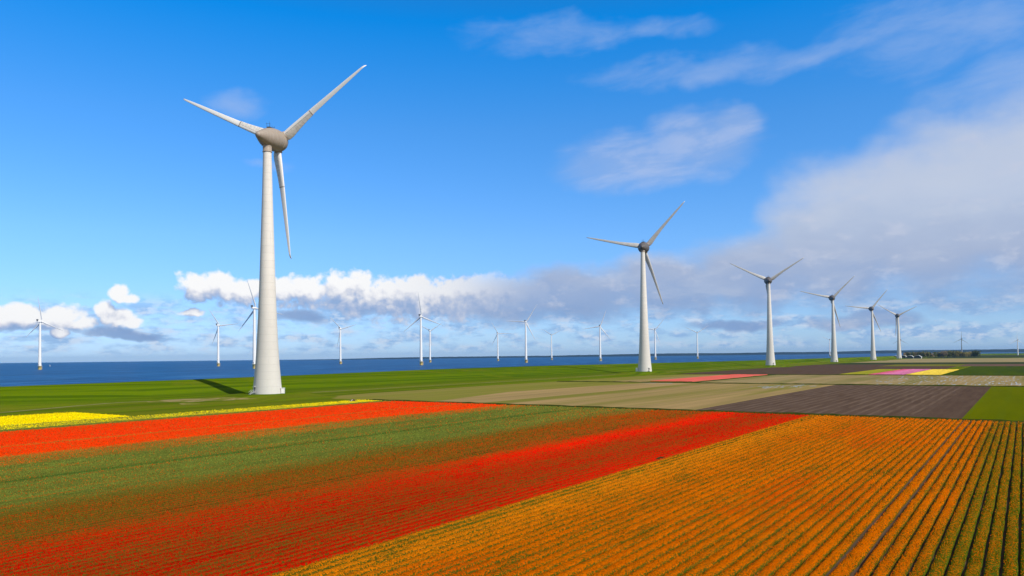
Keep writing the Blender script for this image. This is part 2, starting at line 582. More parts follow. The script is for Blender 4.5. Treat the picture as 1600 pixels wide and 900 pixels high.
m, n, b = new_mat('nacelle_paint')
co = coords(n)
mp = n.new('ShaderNodeMapping')
n.t.links.new(co, mp.inputs[0])
mp.inputs['Scale'].default_value = (1.0, 1.0, 0.2)
t = n.noise(mp.outputs[0], 0.9, 6, 0.65)
t2 = n.noise(co, 0.35, 4, 0.6)
s = n.new('ShaderNodeSeparateXYZ')
n.t.links.new(co, s.inputs[0])
pj = n.m('FRACT', n.m('MULTIPLY', n.m('ADD', s.outputs[1], 60.0), 1 / 4.6))
c = n.mix(n.lin(t, 0.3, 0.7), (0.285, 0.235, 0.19), (0.36, 0.305, 0.25))
c = n.mix(n.sstep(t2, 0.5, 0.75, 0.0, 0.35), c, (0.24, 0.19, 0.15))
c = n.mix(n.m('MULTIPLY', n.sstep(pj, 0.96, 0.985), 0.5), c, (0.13, 0.105, 0.085))
n.t.links.new(c, b.inputs['Base Color'])
b.inputs['Roughness'].default_value = 0.45
M['nacelle'] = m
M['nacelle_shaded'] = plain('cloud_shaded_nacelle_paint', (0.115, 0.105, 0.10), 0.5, 0.3, 0.25, 0.5)  # darker copy of the nacelle paint, standing in for cloud shade
M['blade_shaded'] = plain('cloud_shaded_blade_paint', (0.50, 0.485, 0.46), 0.55, 0.3, 0.15, 0.4)  # greyer copy of the blade paint, cloud shade put into the colour
M['collar'] = plain('collar_paint', (0.33, 0.27, 0.215), 0.5)
M['white'] = plain('white_paint', (0.80, 0.79, 0.76), 0.4, 0.4, 0.05)
M['white_blade'] = plain('white_gelcoat', (0.76, 0.76, 0.75), 0.35, 0.4, 0.05)
M['grey'] = plain('grey_paint', (0.16, 0.16, 0.17), 0.5)
M['dark'] = plain('dark_metal', (0.05, 0.05, 0.055), 0.5)
M['yellow'] = plain('yellow_paint', (0.96, 0.64, 0.20), 0.5, 0.3, 0.12)
M['cabinet'] = plain('cabinet_paint', (0.66, 0.65, 0.62), 0.5, 0.3, 0.06)
M['roof_white'] = plain('white_roof_sheet', (0.70, 0.70, 0.68), 0.5)
M['barn_dark'] = plain('dark_barn_boards', (0.035, 0.045, 0.045), 0.7)
M['barn_wall'] = plain('pale_barn_wall', (0.62, 0.62, 0.60), 0.7)

# sea
m, n, b = new_mat('sea_water')
co = coords(n)
mp = n.new('ShaderNodeMapping')
n.t.links.new(co, mp.inputs[0])
mp.vector_type = 'TEXTURE'
mp.inputs['Rotation'].default_value = (0, 0, R(22))
mp.inputs['Scale'].default_value = (1.0, 9.0, 1.0)
w1 = n.noise(mp.outputs[0], 0.075, 6, 0.66)
w2 = n.noise(mp.outputs[0], 0.035, 4, 0.6)
w3 = n.noise(co, 0.004, 4, 0.6)
c = n.mix(n.lin(w3, 0.35, 0.65), (0.000, 0.040, 0.135), (0.000, 0.060, 0.190))
c = n.mix(n.sstep(w1, 0.47, 0.66, 0.0, 1.0), c, (0.020, 0.115, 0.285))
n.t.links.new(c, b.inputs['Base Color'])
b.inputs['Roughness'].default_value = 0.35
b.inputs['IOR'].default_value = 1.33
b.inputs['Specular IOR Level'].default_value = 0.015
bump(n, b, n.m('ADD', w1, n.m('MULTIPLY', w2, 2.0)), 1.0, 1.6)
M['sea'] = m

m, n, b = new_mat('puddle_water')
b.inputs['Base Color'].default_value = (0.40, 0.38, 0.36, 1)
b.inputs['Roughness'].default_value = 0.22
b.inputs['Specular IOR Level'].default_value = 0.5
M['puddle'] = m

m, n, b = new_mat('far_woods')
t = n.noise(coords(n), 0.012, 5, 0.65)
n.t.links.new(n.mix(n.lin(t, 0.35, 0.65), (0.006, 0.014, 0.018), (0.015, 0.026, 0.028)), b.inputs['Base Color'])
M['far_woods'] = m

# tulips: bed canopy (mixed by a grain of blossoms and leaves) and single blossom heads
m, n, b = new_mat('tulip_canopy')
fl = n.new('ShaderNodeAttribute', attribute_name='flower')
lf = n.new('ShaderNodeAttribute', attribute_name='leaf')
dn = n.new('ShaderNodeAttribute', attribute_name='bloom')
co = coords(n)
g = n.noise(co, 5.5, 2, 0.6)
gg = n.sstep(g, 0.22, 0.78)
msk = n.sstep(n.m('SUBTRACT', dn.outputs['Fac'], gg), -0.12, 0.12)
leaf = n.mix(n.lin(n.noise(co, 8.0, 2), 0.3, 0.7, 0.0, 0.7), lf.outputs['Color'], (0.02, 0.04, 0.008))
n.t.links.new(n.mix(msk, leaf, fl.outputs['Color']), b.inputs['Base Color'])
b.inputs['Specular IOR Level'].default_value = 0.0
bump(n, b, g, 1.0, 0.12)
M['canopy'] = m
m, n, b = new_mat('tulip_heads')
fl = n.new('ShaderNodeAttribute', attribute_name='flower')
n.t.links.new(fl.outputs['Color'], b.inputs['Base Color'])
b.inputs['Specular IOR Level'].default_value = 0.0
M['heads'] = m

# ------------------------------------------------------------------ terrain (local x = -v, local y = u)
SEA_Z = 6.2
VC = ([-400, 100, 170, 246, 330, 510, 704, 930, 1400, 2300, 4800], [384, 384, 388, 397, 411, 440, 448, 425, 393, 360, 340])
ZC = ([-400, 143, 330, 510, 704, 930, 1400, 2300, 4800], [9.0, 9.0, 9.1, 9.6, 9.7, 9.2, 8.9, 8.8, 8.6])
VT = ([-400, 100, 200, 290, 500, 758, 1500, 4800], [326, 328, 352, 345, 340, 350, 345, 320])
TOWERS = [(242.2, 324.0, 2.4), (708.9, 325.3, 3.4), (1156.5, 321.2, 2.9), (1610.7, 319.7, 2.3), (2080.7, 319.3, 2.3), (2529.8, 316.0, 1.9)]


def terrain(u, v):
    u, v = np.asarray(u, float), np.asarray(v, float)
    vb = np.where(u < 256, 302 + 0 * u, 316 + 0 * u)
    vb = np.minimum(vb, np.interp(u, VT[0], VT[1]) - 16)
    z = 0.9 * smoothstep(v, vb - 2, vb + 14)
    z = z + 0.22 * (fbm(u / 14, v / 9, 3) - 0.5) * smoothstep(v, vb, vb + 10)
    vt, vc, zc = np.interp(u, *VT), np.interp(u, *VC), np.interp(u, *ZC)
    t = np.clip((v - vt) / (vc - vt), 0, 1)
    t = t + 0.10 * np.sin(np.pi * t) * t
    z = z + (zc - 0.9) * np.clip(t, 0, 1)
    back = smoothstep(v, vc + 3, vc + 26)
    z = z * (1 - back) + 2.0 * back
    for (tu, tv, tz) in TOWERS:
        d = np.hypot(u - tu, v - tv)
        k = 1 - smoothstep(d, 15, 34)
        z = np.maximum(z, z * (1 - k) + tz * k)
    # far sea wall that closes the polder
    z = np.where(v < vt, z + 8.5 * smoothstep(u, 4700, 4780) * (1 - smoothstep(u, 4790, 4830)), z)
    return z


def local(u, v, z):
    return (-v, u, z)


def ground_obj(name, verts, faces, mat, smooth=True):
    o = obj(name, verts, faces, mat, None, smooth)
    o.rotation_euler = (0, 0, -AZ)
    return o


us = np.concatenate([np.arange(-400, 60, 20), np.arange(60, 420, 4), np.arange(420, 1300, 10), np.arange(1300, 2700, 15), np.arange(2700, 4700, 80),
                     np.arange(4700, 4841, 10)])
vs = np.concatenate([[-30000, -12000, -6000, -3000, -1500, -700, -300, -100, 0, 100, 200, 260, 280], np.arange(284, 480, 2.5)])
UU, VV = np.meshgrid(us, vs, indexing='ij')
ZZ = terrain(UU, VV)
nv = len(vs)
gv = np.stack([-VV, UU, ZZ], -1).reshape(-1, 3)
gf = [(i * nv + j, i * nv + j + 1, (i + 1) * nv + j + 1, (i + 1) * nv + j) for i in range(len(us) - 1) for j in range(nv - 1)]
gf = [tuple(reversed(q)) for q in gf]
g = ground_obj('ground', gv, gf, M['grass'])
tag(g, 'flat green polder ground with grassy berm rising to the grass sea dike', 'ground', kind='structure')

# sea, in two joined sheets round the polder
sv = [local(-3000, 60000, SEA_Z), local(-3000, 396, SEA_Z), local(4826, 396, SEA_Z), local(4826, -60000, SEA_Z), local(70000, -60000, SEA_Z), local(70000, 60000, SEA_Z),
      local(4826, 60000, SEA_Z)]
# follow the dike: the shoreline keeps to the seaward foot
sh = [(u, float(np.interp(u, *VC)) + 8) for u in (-3000, 100, 170, 246, 330, 510, 704, 930, 1400, 2300, 4826)]
sv = [local(u, v, SEA_Z) for u, v in sh] + [local(u, 60000, SEA_Z) for u, v in sh]
k = len(sh)
sf = [(i, i + 1, k + i + 1, k + i) for i in range(k - 1)]
b0 = len(sv)
sv += [local(4826, -60000, SEA_Z), local(70000, -60000, SEA_Z), local(70000, 60000, SEA_Z)]
sf += [(k - 1, b0, b0 + 1, b0 + 2, 2 * k - 1)]
sea = ground_obj('sea', sv, sf, M['sea'], False)
for p in sea.data.polygons:
    if p.normal.z < 0:
        p.flip()
tag(sea, 'dark blue rippled sea behind the dike', 'sea', kind='structure')

# far wooded shore across the water
pts = []
for px in np.arange(430, 2600, 6):
    a = math.atan2((px - CX), F)
    pts.append(a)
fv, ff = [], []
for i, a in enumerate(pts):
    px = CX + F * math.tan(a)
    hgt = 34 * smoothstep(px, 430, 640) * (0.55 + 0.5 * fbm(px / 90, 0.5, 5)) + 26 * smoothstep(px, 840, 1000) * fbm(px / 160, 2.5, 8) \
        + 5 * (vnoise(px / 5, 1.0, 2) - 0.3)
    hgt = max(float(hgt), 0.5)
    for d, z in ((13200, SEA_Z - 1), (13260, SEA_Z + hgt * 0.8), (13600, SEA_Z + hgt), (15200, SEA_Z - 1)):
        fv.append((d * math.sin(a), d * math.cos(a), z))
for i in range(len(pts) - 1):
    for j in range(3):
        q = i * 4 + j
        ff.append((q, q + 4, q + 5, q + 1))
tag(obj('far_shore', fv, ff, M['far_woods'], None, False), 'low blue wooded shore along the horizon across the water', 'far shore', kind='structure')


# ------------------------------------------------------------------ flat fields, laid sheet over sheet
def sheet(name, poly, mat, z=0.004, label=None, cat='field', kind='structure', drape=None):
    bm = bmesh.new()
    f = bm.faces.new([bm.verts.new(local(u, v, 0)) for u, v in poly])
    if drape:
        xs = [p.co.x for p in bm.verts]
        ys = [p.co.y for p in bm.verts]
        for ax, lo, hi in ((0, min(xs), max(xs)), (1, min(ys), max(ys))):
            c = math.ceil(lo / drape) * drape
            while c < hi:
                bmesh.ops.bisect_plane(bm, geom=bm.verts[:] + bm.edges[:] + bm.faces[:], plane_co=(c if ax == 0 else 0, c if ax == 1 else 0, 0),
                                       plane_no=(1 if ax == 0 else 0, 1 if ax == 1 else 0, 0))
                c += drape
        for p in bm.verts:
            p.co.z = float(terrain(p.co.y, -p.co.x)) + z
    else:
        for p in bm.verts:
            p.co.z = z
    bm.normal_update()
    for f in bm.faces:
        if f.normal.z < 0:
            f.normal_flip()
    me = bpy.data.meshes.new(name)
    bm.to_mesh(me)
    bm.free()
    me.materials.append(mat)
    o = link(bpy.data.objects.new(name, me))
    o.rotation_euler = (0, 0, -AZ)
    return tag(o, label, cat, kind=kind)


def rect(u0, u1, v0, v1):
    return [(u0, v0), (u1, v0), (u1, v1), (u0, v1)]


sheet('tulip_soil', rect(-60, 250.6, -120, 264), M['soil'], 0.004, 'brown soil under and between the tulip beds', 'soil')
sheet('wheat_field', rect(253.6, 500.5, -900, 16), M['wheat'], 0.004, 'bright green crop field at the right edge beyond the orange tulips')
sheet('harrowed_field', rect(253.6, 500.5, 16, 27), M['harrowed'], 0.004, 'smooth dark brown strip between ribbed plough land and green field')
sheet('ploughed_field', rect(253.6, 500.5, 27, 99), M['plough'], 0.004, 'ribbed dark brown ploughed field right behind the orange tulips')
sheet('stubble_field', [(253.6, 99), (500.5, 99), (500.5, 226), (430, 236), (348, 244), (253.6, 222)], M['tan'], 0.004,
      'tan field with green streaks behind the red tulips')
sheet('olive_field', [(253.6, 222), (348, 244), (430, 236), (500.5, 226), (500.5, 306), (420, 309), (300, 310), (262, 305), (253.6, 285)], M['olive'], 0.004,
      'pale olive green field at the foot of the dike')
sheet('wet_stubble_field', rect(503.5, 724, -900, 195), M['tan_pale'], 0.004, 'pale tan field with glinting puddles behind the ploughed field')
sheet('green_crop_strip', rect(503.5, 724, 195.2, 203), M['dark_crop'], 0.004, 'thin green strip along the near side of the pink tulips')
sheet('fallow_field', rect(503.5, 724, 238.2, 268), M['tan'], 0.004, 'narrow tan strip between pink tulips and olive grass')
sheet('olive_strip', rect(503.5, 724, 268.2, 306), M['olive'], 0.004, 'narrow olive green strip below the second big turbine')
sheet('dark_green_field', rect(727, 1190, -900, 60), M['dark_crop'], 0.004, 'dark green field right of the far yellow tulips')
sheet('dark_ploughed_field', rect(727, 975, 146, 306), M['harrowed'], 0.004, 'dark brown field left of the far olive and pink strips')
sheet('brown_field', rect(977, 1390, 77, 306), M['harrowed'], 0.004, 'distant dark brown field behind the pink and yellow strips')
sheet('far_olive_strip', rect(1200, 1385, 77.5, 178), M['far_olive'], 0.012, 'thin olive strip across the distant brown field')
sheet('far_brown_field', rect(1192, 1480, -900, 76.8), M['far_red_soil'], 0.004, 'distant reddish brown field at the right edge')
sheet('far_dark_field', rect(1392, 1640, -2500, 300), M['dark_crop_blue'], 0.016, 'dark bluish green field band below the far tan strip')
sheet('far_tan_field', rect(1645, 2600, -4000, 296), M['far_tan'], 0.004, 'long pale tan strip under the grove of trees')
sheet('far_green_field', rect(2760, 4690, -6000, 296), M['dark_crop_blue'], 0.004, 'dark teal green strip just below the horizon at right')
# ditches between the blocks: a low uneven grass bank each
for (u0, lab, v0, v1) in ((250.8, 'dark grassy ditch bank at the far end of the tulip fields', -900, 262), (500.8, 'thin dark ditch line across the middle fields', -900, 306),
                          (724.4, 'thin dark ditch line in front of the far tulip strips', -900, 306)):
    vsx = np.arange(v0, v1 + 1, 3.0)
    dv, df = [], []
    for i, vv in enumerate(vsx):
        hh = 0.35 + 0.5 * float(vnoise(vv / 4, u0, 1))
        for du, z in ((0.0, 0.0), (0.5, hh), (1.6, hh * 0.9), (2.4, 0.0)):
            dv.append(local(u0 + du + 0.3 * (float(vnoise(vv / 7, u0, 3)) - 0.5), vv, z))
    for i in range(len(vsx) - 1):
        for j in range(3):
            q = i * 4 + j
            df.append((q, q + 1, q + 5, q + 4))
    o = ground_obj('ditch_bank', dv, df, M['ditch'], True)
    tag(o, lab, 'ditch bank', kind='structure')

# gravel pad, service track, bare patches
sheet('gravel_pad', [(187, 341), (200, 345.5), (212, 346.5), (215, 338), (218.6, 326.6), (219.9, 315), (223.4, 306.7), (219, 308.5), (215.5, 311.8), (210, 312.6), (204.1, 315.1), (198, 315.4), (192.5, 317.3), (190, 323), (188.8, 329.6), (185, 335)],
      M['gravel'], 0.05, 'thin pale sandy gravel patch left of the nearest turbine', 'gravel pad', drape=3.0)
sheet('gravel_patch', [(185.8, 311.7), (189, 313.6), (192.8, 312.5), (194.4, 308), (192.2, 305.5), (187.7, 305.3), (185.2, 308.1)], M['gravel'], 0.06,
      'small pale oval of bare gravel in front of the larger patch', 'gravel pad', drape=3.0)


def ribbon(name, pts, w, mat, dz, label, cat):
    p = []
    for i in range(len(pts) - 1):
        for t in np.linspace(0, 1, 14, endpoint=False):
            p.append((pts[i][0] * (1 - t) + pts[i + 1][0] * t, pts[i][1] * (1 - t) + pts[i + 1][1] * t))
    p.append(pts[-1])
    p = np.array(p)
    kern = np.ones(9) / 9
    pp = np.pad(p, ((4, 4), (0, 0)), 'edge')
    p = np.stack([np.convolve(pp[:, 0], kern, 'valid'), np.convolve(pp[:, 1], kern, 'valid')], 1)
    d = np.gradient(p, axis=0)
    d /= np.linalg.norm(d, axis=1)[:, None]
    nn = np.stack([-d[:, 1], d[:, 0]], 1)
    rows = [p + nn * w * s for s in np.linspace(-0.5, 0.5, 4)]
    v, f = [], []
    for i in range(len(p)):
        for r in rows:
            v.append(local(r[i, 0], r[i, 1], float(terrain(r[i, 0], r[i, 1])) + dz))
    for i in range(len(p) - 1):
        for j in range(3):
            q = i * 4 + j
            f.append((q, q + 1, q + 5, q + 4))
    o = ground_obj(name, v, f, mat)
    for q in o.data.polygons:
        if q.normal.z < 0:
            q.flip()
    return tag(o, label, cat, kind='structure')


ribbon('track', [(70, 312), (119.7, 322.5), (151.8, 336.4), (176, 346), (190, 341)], 2.6, M['track'], 0.06, 'narrow pale track curving below the dike at left', 'track')
ribbon('dike_track', [(275, 336), (360, 337), (500, 333), (620, 338), (690, 346)], 2.6, M['track'], 0.06, 'thin pale service track along the foot of the dike', 'track')
ribbon('dike_track', [(725, 328), (900, 332), (1100, 335)], 2.6, M['track'], 0.06, 'short pale track beside the second big turbine', 'track')

# puddles on the wet field
pv, pf = [], []
for i in range(290):
    if i < 230:
        u, v = random.uniform(520, 715), 4 + 86 * random.random() ** 1.2
        v = v + (u - 620) * 0.02
    elif i < 260:
        u, v = random.gauss(470, 14), random.gauss(118, 5)
    else:
        u, v = random.gauss(455, 10), random.gauss(127, 4)
        if i > 275:
            u, v = random.gauss(492, 4), random.gauss(212, 8)
    L, wd = random.uniform(1.5, 9), random.uniform(0.15, 0.55)
    k = len(pv)
    m_ = 10
    for j in range(m_):
        t = 2 * math.pi * j / m_
        rr = random.uniform(0.7, 1.2)
        pv.append(local(u + L * math.cos(t) * rr, v + wd * math.sin(t) * rr, 0.010 + 0.0004 * (i % 9)))
    pf.append(tuple(range(k, k + m_)))
o = ground_obj('puddles', pv, pf, M['puddle'], False)
for q in o.data.polygons:
    if q.normal.z < 0:
        q.flip()
tag(o, 'silvery puddles lying in the pale tan field', 'puddles', kind='stuff')

# ------------------------------------------------------------------ tulips
PITCHV = 1.35
V0 = 57.0
LANE = 0.55
LEAF_G = np.array([0.150, 0.182, 0.026])
LEAF_M = np.array([0.135, 0.098, 0.008])
LEAF_O = np.array([0.075, 0.082, 0.004])


def stops(v, tab):
    xs = [t[0] for t in tab]
    return np.stack([np.interp(v, xs, [t[1][k] for t in tab]) for k in range(len(tab[0][1]))], -1)


RED_TAB = [(57, (.94, .57, .002, 0)), (61, (.92, .54, .002, 0)), (65, (.86, .45, .003, 0)), (73, (.85, .45, .003, 0)), (78, (.90, .52, .002, 0)), (83, (.90, .56, .003, 0)),
           (89, (.72, .54, .016, 0)), (97, (.58, .50, .028, 0)), (107, (.42, .44, .034, 0)), (113, (.22, .44, .04, 0)), (119, (.08, .44, .05, 0)), (136, (.06, .44, .05, 0)),
           (141, (.16, .46, .06, 0)), (146, (.20, .48, .06, 0)), (150, (.10, .46, .06, 0)), (158, (.14, .5, .06, 0)), (163, (.46, .58, .06, 0)), (174, (.60, .62, .055, 0)),
           (178, (.92, .72, .032, 0)), (196, (.95, .72, .024, 0)), (198, (.76, .68, .06, 0)), (200, (.95, .72, .022, 0)), (226, (.96, .70, .024, 0)), (239, (.90, .66, .028, 0)),
           (241, (.10, .5, .08, 0)), (246, (.03, .5, .08, 0))]


def bed_edge(v, lo=0.45, wd=0.22):
    """fewer blossoms along the two edges of a bed"""
    v = np.where(v < 14.06, v + LANE, v)
    k = np.mod(V0 - v, PITCHV) - 0.27
    w = PITCHV - 0.27
    q = np.minimum(k, w - k)
    return lo + (1 - lo) * smoothstep(q, 0.0, wd)


def red_model(u, v):
    vv = v + (fbm(u / 45, v / 14, 21) - 0.5) * 9 * smoothstep(v, 60, 75) * (1 - smoothstep(v, 232, 239))
    s = stops(vv, RED_TAB)
    d = s[..., 0] + (fbm(u / 9, v / 1.6, 4) - 0.5) * 0.36 * (s[..., 0] < 0.9) + (fbm(u / 30, v / 6, 9) - 0.5) * 0.3 * (s[..., 0] < 0.9)
    d = d + 0.30 * smoothstep(u, 140, 235) * smoothstep(v, 94, 100) * (1 - smoothstep(v, 118, 150))
    bed = np.floor((V0 - v) / PITCHV)
    d = d + (vnoise(bed * 3.7, 0.5, 6) - 0.5) * 0.16 * (s[..., 0] < 0.93)
    fl = np.stack([s[..., 1], s[..., 2], s[..., 3]], -1)
    lf = LEAF_G * (0.8 + 0.4 * fbm(u / 20, v / 4, 14)[..., None])
    mx = (1 - smoothstep(vv, 104, 122))[..., None]
    lf = lf * (1 - mx) + LEAF_M * mx
    be = np.where(v < 90, bed_edge(v, 0.62, 0.16), bed_edge(v))
    d = np.where((s[..., 0] > 0.87) & (v > 100), d * bed_edge(v, 0.85, 0.12), d * be)
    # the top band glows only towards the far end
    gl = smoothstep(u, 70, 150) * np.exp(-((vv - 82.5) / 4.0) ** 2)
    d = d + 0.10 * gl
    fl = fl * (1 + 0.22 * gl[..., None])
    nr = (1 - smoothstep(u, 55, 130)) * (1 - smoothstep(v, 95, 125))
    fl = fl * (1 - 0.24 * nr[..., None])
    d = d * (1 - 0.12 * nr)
    # a pair of wheel rows without blossom
    wr = (np.exp(-((v - 91.6) / 0.45) ** 2) + np.exp(-((v - 93.4) / 0.45) ** 2)) * smoothstep(fbm(u / 8, v * 2.0, 61), 0.35, 0.6)
    d = d * (1 - 0.45 * wr)
    lf = lf * (1 - 0.42 * wr)[..., None]
    # drill rows and thin red streaks in the green part
    lf = lf * (0.74 + 0.26 * bed_edge(v, 0.0, 0.3))[..., None]
    st = smoothstep(fbm(u / 55, v / 0.75, 71), 0.56, 0.72) * smoothstep(v, 108, 116) * (1 - smoothstep(v, 156, 160))
    d = d + 0.26 * st
    # darker, fresher leaf rows
    dk = np.exp(-((v - 138.5) / 1.6) ** 2)[..., None]
    lf = lf * (1 - dk * np.array([.55, .25, .3]))
    return np.clip(d, 0, 1), fl, lf


def orange_model(u, v):
    big = fbm(u / 34, v / 9, 31)
    bed = np.floor((V0 - v) / PITCHV)
    d = 0.81 + (fbm(u / 6, v / 2.0, 33) - 0.5) * 0.34 + (vnoise(bed * 2.7, 0.5, 16) - 0.5) * 0.14
    pale = smoothstep(v, 42, 54)
    right = 1 - smoothstep(v + (big - 0.5) * 4, 6.5, 9.5)
    d = d * (1 - 0.40 * right)
    redp = 0.65 * smoothstep(big, 0.50, 0.68) * smoothstep(v, 14, 24) * (1 - pale)
    c0 = np.array([0.57, 0.116, 0.0])
    c = c0 * (1 - pale[..., None]) + np.array([0.62, 0.170, 0.002]) * pale[..., None]
    c = c * (1 - redp[..., None]) + np.array([0.58, 0.062, 0.0]) * redp[..., None]
    c = c * (1 - right[..., None]) + np.array([0.44, 0.112, 0.001]) * right[..., None]
    far = smoothstep(u, 170, 245)[..., None] * 0.6
    c = c * (1 - far) + np.array([0.66, 0.118, 0.0]) * far
    c = c * (1 - 0.10 * (1 - smoothstep(u, 60, 130)))[..., None]
    bp = smoothstep(fbm(u / 12, v / 3, 41), 0.66, 0.78)
    d = d * (1 - 0.22 * bp) * bed_edge(v, 0.60, 0.14)
    # the first two furrows beside the red field are grown over with leaf
    for vv in (55.55, 54.2):
        d = d * (1 - 0.75 * np.exp(-((v - vv) / 0.22) ** 2))
    lf = LEAF_O * (0.8 + 0.4 * big[..., None])
    lf = lf * (1 - right[..., None] * np.array([0.05, -0.25, 0.2]))
    return np.clip(d, 0, 1), c, lf


def yellow_model(u, v):
    d = np.where(v > 264, 1.0, 0.55 + 0.22 * smoothstep(u, 150, 230)) + (fbm(u / 8, v / 2, 51) - 0.5) * 0.4 * (v < 264)
    c = np.zeros(np.shape(u) + (3,)) + np.array([0.80, 0.60, 0.0])
    lf = np.zeros(np.shape(u) + (3,)) + np.array([0.125, 0.165, 0.03])
    return np.clip(d, 0, 1), c, lf




# blossoms: density falls with distance, size grows, so the far beds stay closed
K, YN, YF = 0.68, 52.0, 362.0
ntot = int(K * F * F * H * 1.70 * (1 / YN - 1 / YF))
q = rng.random(ntot)
Y = 1 / (1 / YN - q * (1 / YN - 1 / YF))
X = (rng.random(ntot) - 0.5) * 1.70 * Y
TU = X * UH[0] + Y * UH[1]
TV = X * VH[0] + Y * VH[1]


def yellow_ok(u, v):
    inner = 246 + (u - 90) * 0.045
    strip = (v > inner) & (v < 263) & (u > 20)
    solid = (v > 264.5) & (v < 316) & (u > 40) & (u < 139 + (rng.random(np.shape(u)) - 0.5) * 1.0 - (v - 290) * 0.02)
    return strip | solid


def field_mesh(name, model, beds, u0, u1, mask, hgt, label, cat, flat=False):
    """bed canopies from soil to leaf height, then the blossom heads standing on them"""
    V, Fc, FL, LF, DN = [], [], [], [], []
    base = 0
    for (va, vb, ua, ub) in beds:
        w = vb - va
        u = np.arange(ua, ub + 1e-6, 1.6 if not flat else 3.0)
        if len(u) < 2:
            continue
        prof = [(0.02, 0.0), (0.0, 0.55), (0.10, 0.95), (0.35, 1.0), (0.65, 1.0), (0.90, 0.95), (1.0, 0.55), (0.98, 0.0)]
        npf = len(prof)
        wob = (vnoise(u / 5, va * 3.1, 2) - 0.5) * 0.17
        pu = np.repeat(u, npf)
        pv = np.concatenate([[va + w * a for a, _ in prof]] * len(u)) + np.repeat(wob, npf) + (rng.random(len(pu)) - 0.5) * 0.07
        pz = np.array([b for _, b in prof] * len(u)) * hgt * (0.85 + 0.3 * vnoise(pu / 1.7, pv / 0.5, 8))
        d, c, l = model(pu, pv)
        V.append(np.stack([-pv, pu, pz], -1))
        nU = len(u)
        idx = np.arange(nU * npf).reshape(nU, npf) + base
        Fc.append(np.stack([idx[:-1, :-1], idx[1:, :-1], idx[1:, 1:], idx[:-1, 1:]], -1).reshape(-1, 4))
        FL.append(c)
        LF.append(l)
        side = np.array([0.35, 0.55, 0.85, 1, 1, 0.85, 0.55, 0.35] * nU)
        DN.append(d * side * 0.86)
        base += len(pu)
    n_can = sum(len(f) for f in Fc)
    # heads
    sel = mask(TU, TV) & (TU > u0) & (TU < u1)
    if not flat:
        lo_ = np.array(sorted(b_[0] for b_ in beds))
        hi_ = np.array(sorted(b_[1] for b_ in beds))
        kk = np.clip(np.searchsorted(lo_, TV) - 1, 0, len(lo_) - 1)
        sel &= (TV > lo_[kk] + 0.02) & (TV < hi_[kk] - 0.02)
    tu, tv, ty = TU[sel], TV[sel], Y[sel]
    d, c, l = model(tu, tv)
    isf = rng.random(len(tu)) < d
    sz = ty * 1.15 / F * (0.75 + 0.5 * rng.random(len(tu)))
    jit = 0.42 + 0.95 * rng.random((len(tu), 1))
    col = np.where(isf[:, None], c * jit, l * (0.35 + 0.95 * rng.random((len(tu), 1))))
    yel = (rng.random(len(tu)) < 0.10) & isf
    col[yel] = col[yel] * np.array([1.0, 1.55, 1.0])
    col = np.clip(col, 0, 0.95)
    zt = hgt * (0.86 + 0.22 * rng.random(len(tu)))
    ang = rng.random(len(tu)) * 6.283
    hh = sz * np.where(isf, 0.95, 1.15)
    ring = []
    for k in range(4):
        a = ang + k * math.pi / 2
        rr = sz * 0.55
        ring.append(np.stack([-(tv) + np.cos(a) * rr, tu + np.sin(a) * rr, zt - 0.02], -1))
    apex = np.stack([-tv + (rng.random(len(tu)) - .5) * sz * .5, tu + (rng.random(len(tu)) - .5) * sz * .5, zt + hh], -1)
    HV = np.stack(ring + [apex], 1).reshape(-1, 3)
    ids = np.arange(len(tu))[:, None] * 5 + base
    tri = np.concatenate([np.stack([ids[:, 0] + k, ids[:, 0] + (k + 1) % 4, ids[:, 0] + 4], -1) for k in range(4)], 0)
    verts = np.concatenate(V + [HV], 0)
    flc = np.concatenate(FL + [np.repeat(col, 5, 0)], 0)
    lfc = np.concatenate(LF + [np.repeat(col, 5, 0)], 0)
    dns = np.concatenate(DN + [np.ones(len(HV))], 0)
    quads = np.concatenate(Fc, 0)
    me = bpy.data.meshes.new(name)
    me.vertices.add(len(verts))
    me.vertices.foreach_set('co', verts.astype(np.float32).ravel())
    loops = np.concatenate([quads.ravel(), tri.ravel()]).astype(np.int32)
    starts = np.concatenate([np.arange(len(quads)) * 4, len(quads) * 4 + np.arange(len(tri)) * 3]).astype(np.int32)
    tot = np.concatenate([np.full(len(quads), 4), np.full(len(tri), 3)]).astype(np.int32)
    me.loops.add(len(loops))
    me.loops.foreach_set('vertex_index', loops)
    me.polygons.add(len(tot))
    me.polygons.foreach_set('loop_start', starts)
    me.polygons.foreach_set('loop_total', tot)
    me.materials.append(M['canopy'])
    me.materials.append(M['heads'])
    me.polygons.foreach_set('material_index', np.concatenate([np.zeros(len(quads)), np.ones(len(tri))]).astype(np.int32))
    for nm, arr in (('flower', flc), ('leaf', lfc)):
        a = me.attributes.new(nm, 'FLOAT_COLOR', 'POINT')
        a.data.foreach_set('color', np.concatenate([arr, np.ones((len(arr), 1))], 1).astype(np.float32).ravel())
    a = me.attributes.new('bloom', 'FLOAT', 'POINT')
    a.data.foreach_set('value', dns.astype(np.float32))
    me.update(calc_edges=True)
    me.validate()
    o = link(bpy.data.objects.new(name, me))
    o.rotation_euler = (0, 0, -AZ)
    return tag(o, label, cat, kind='stuff')


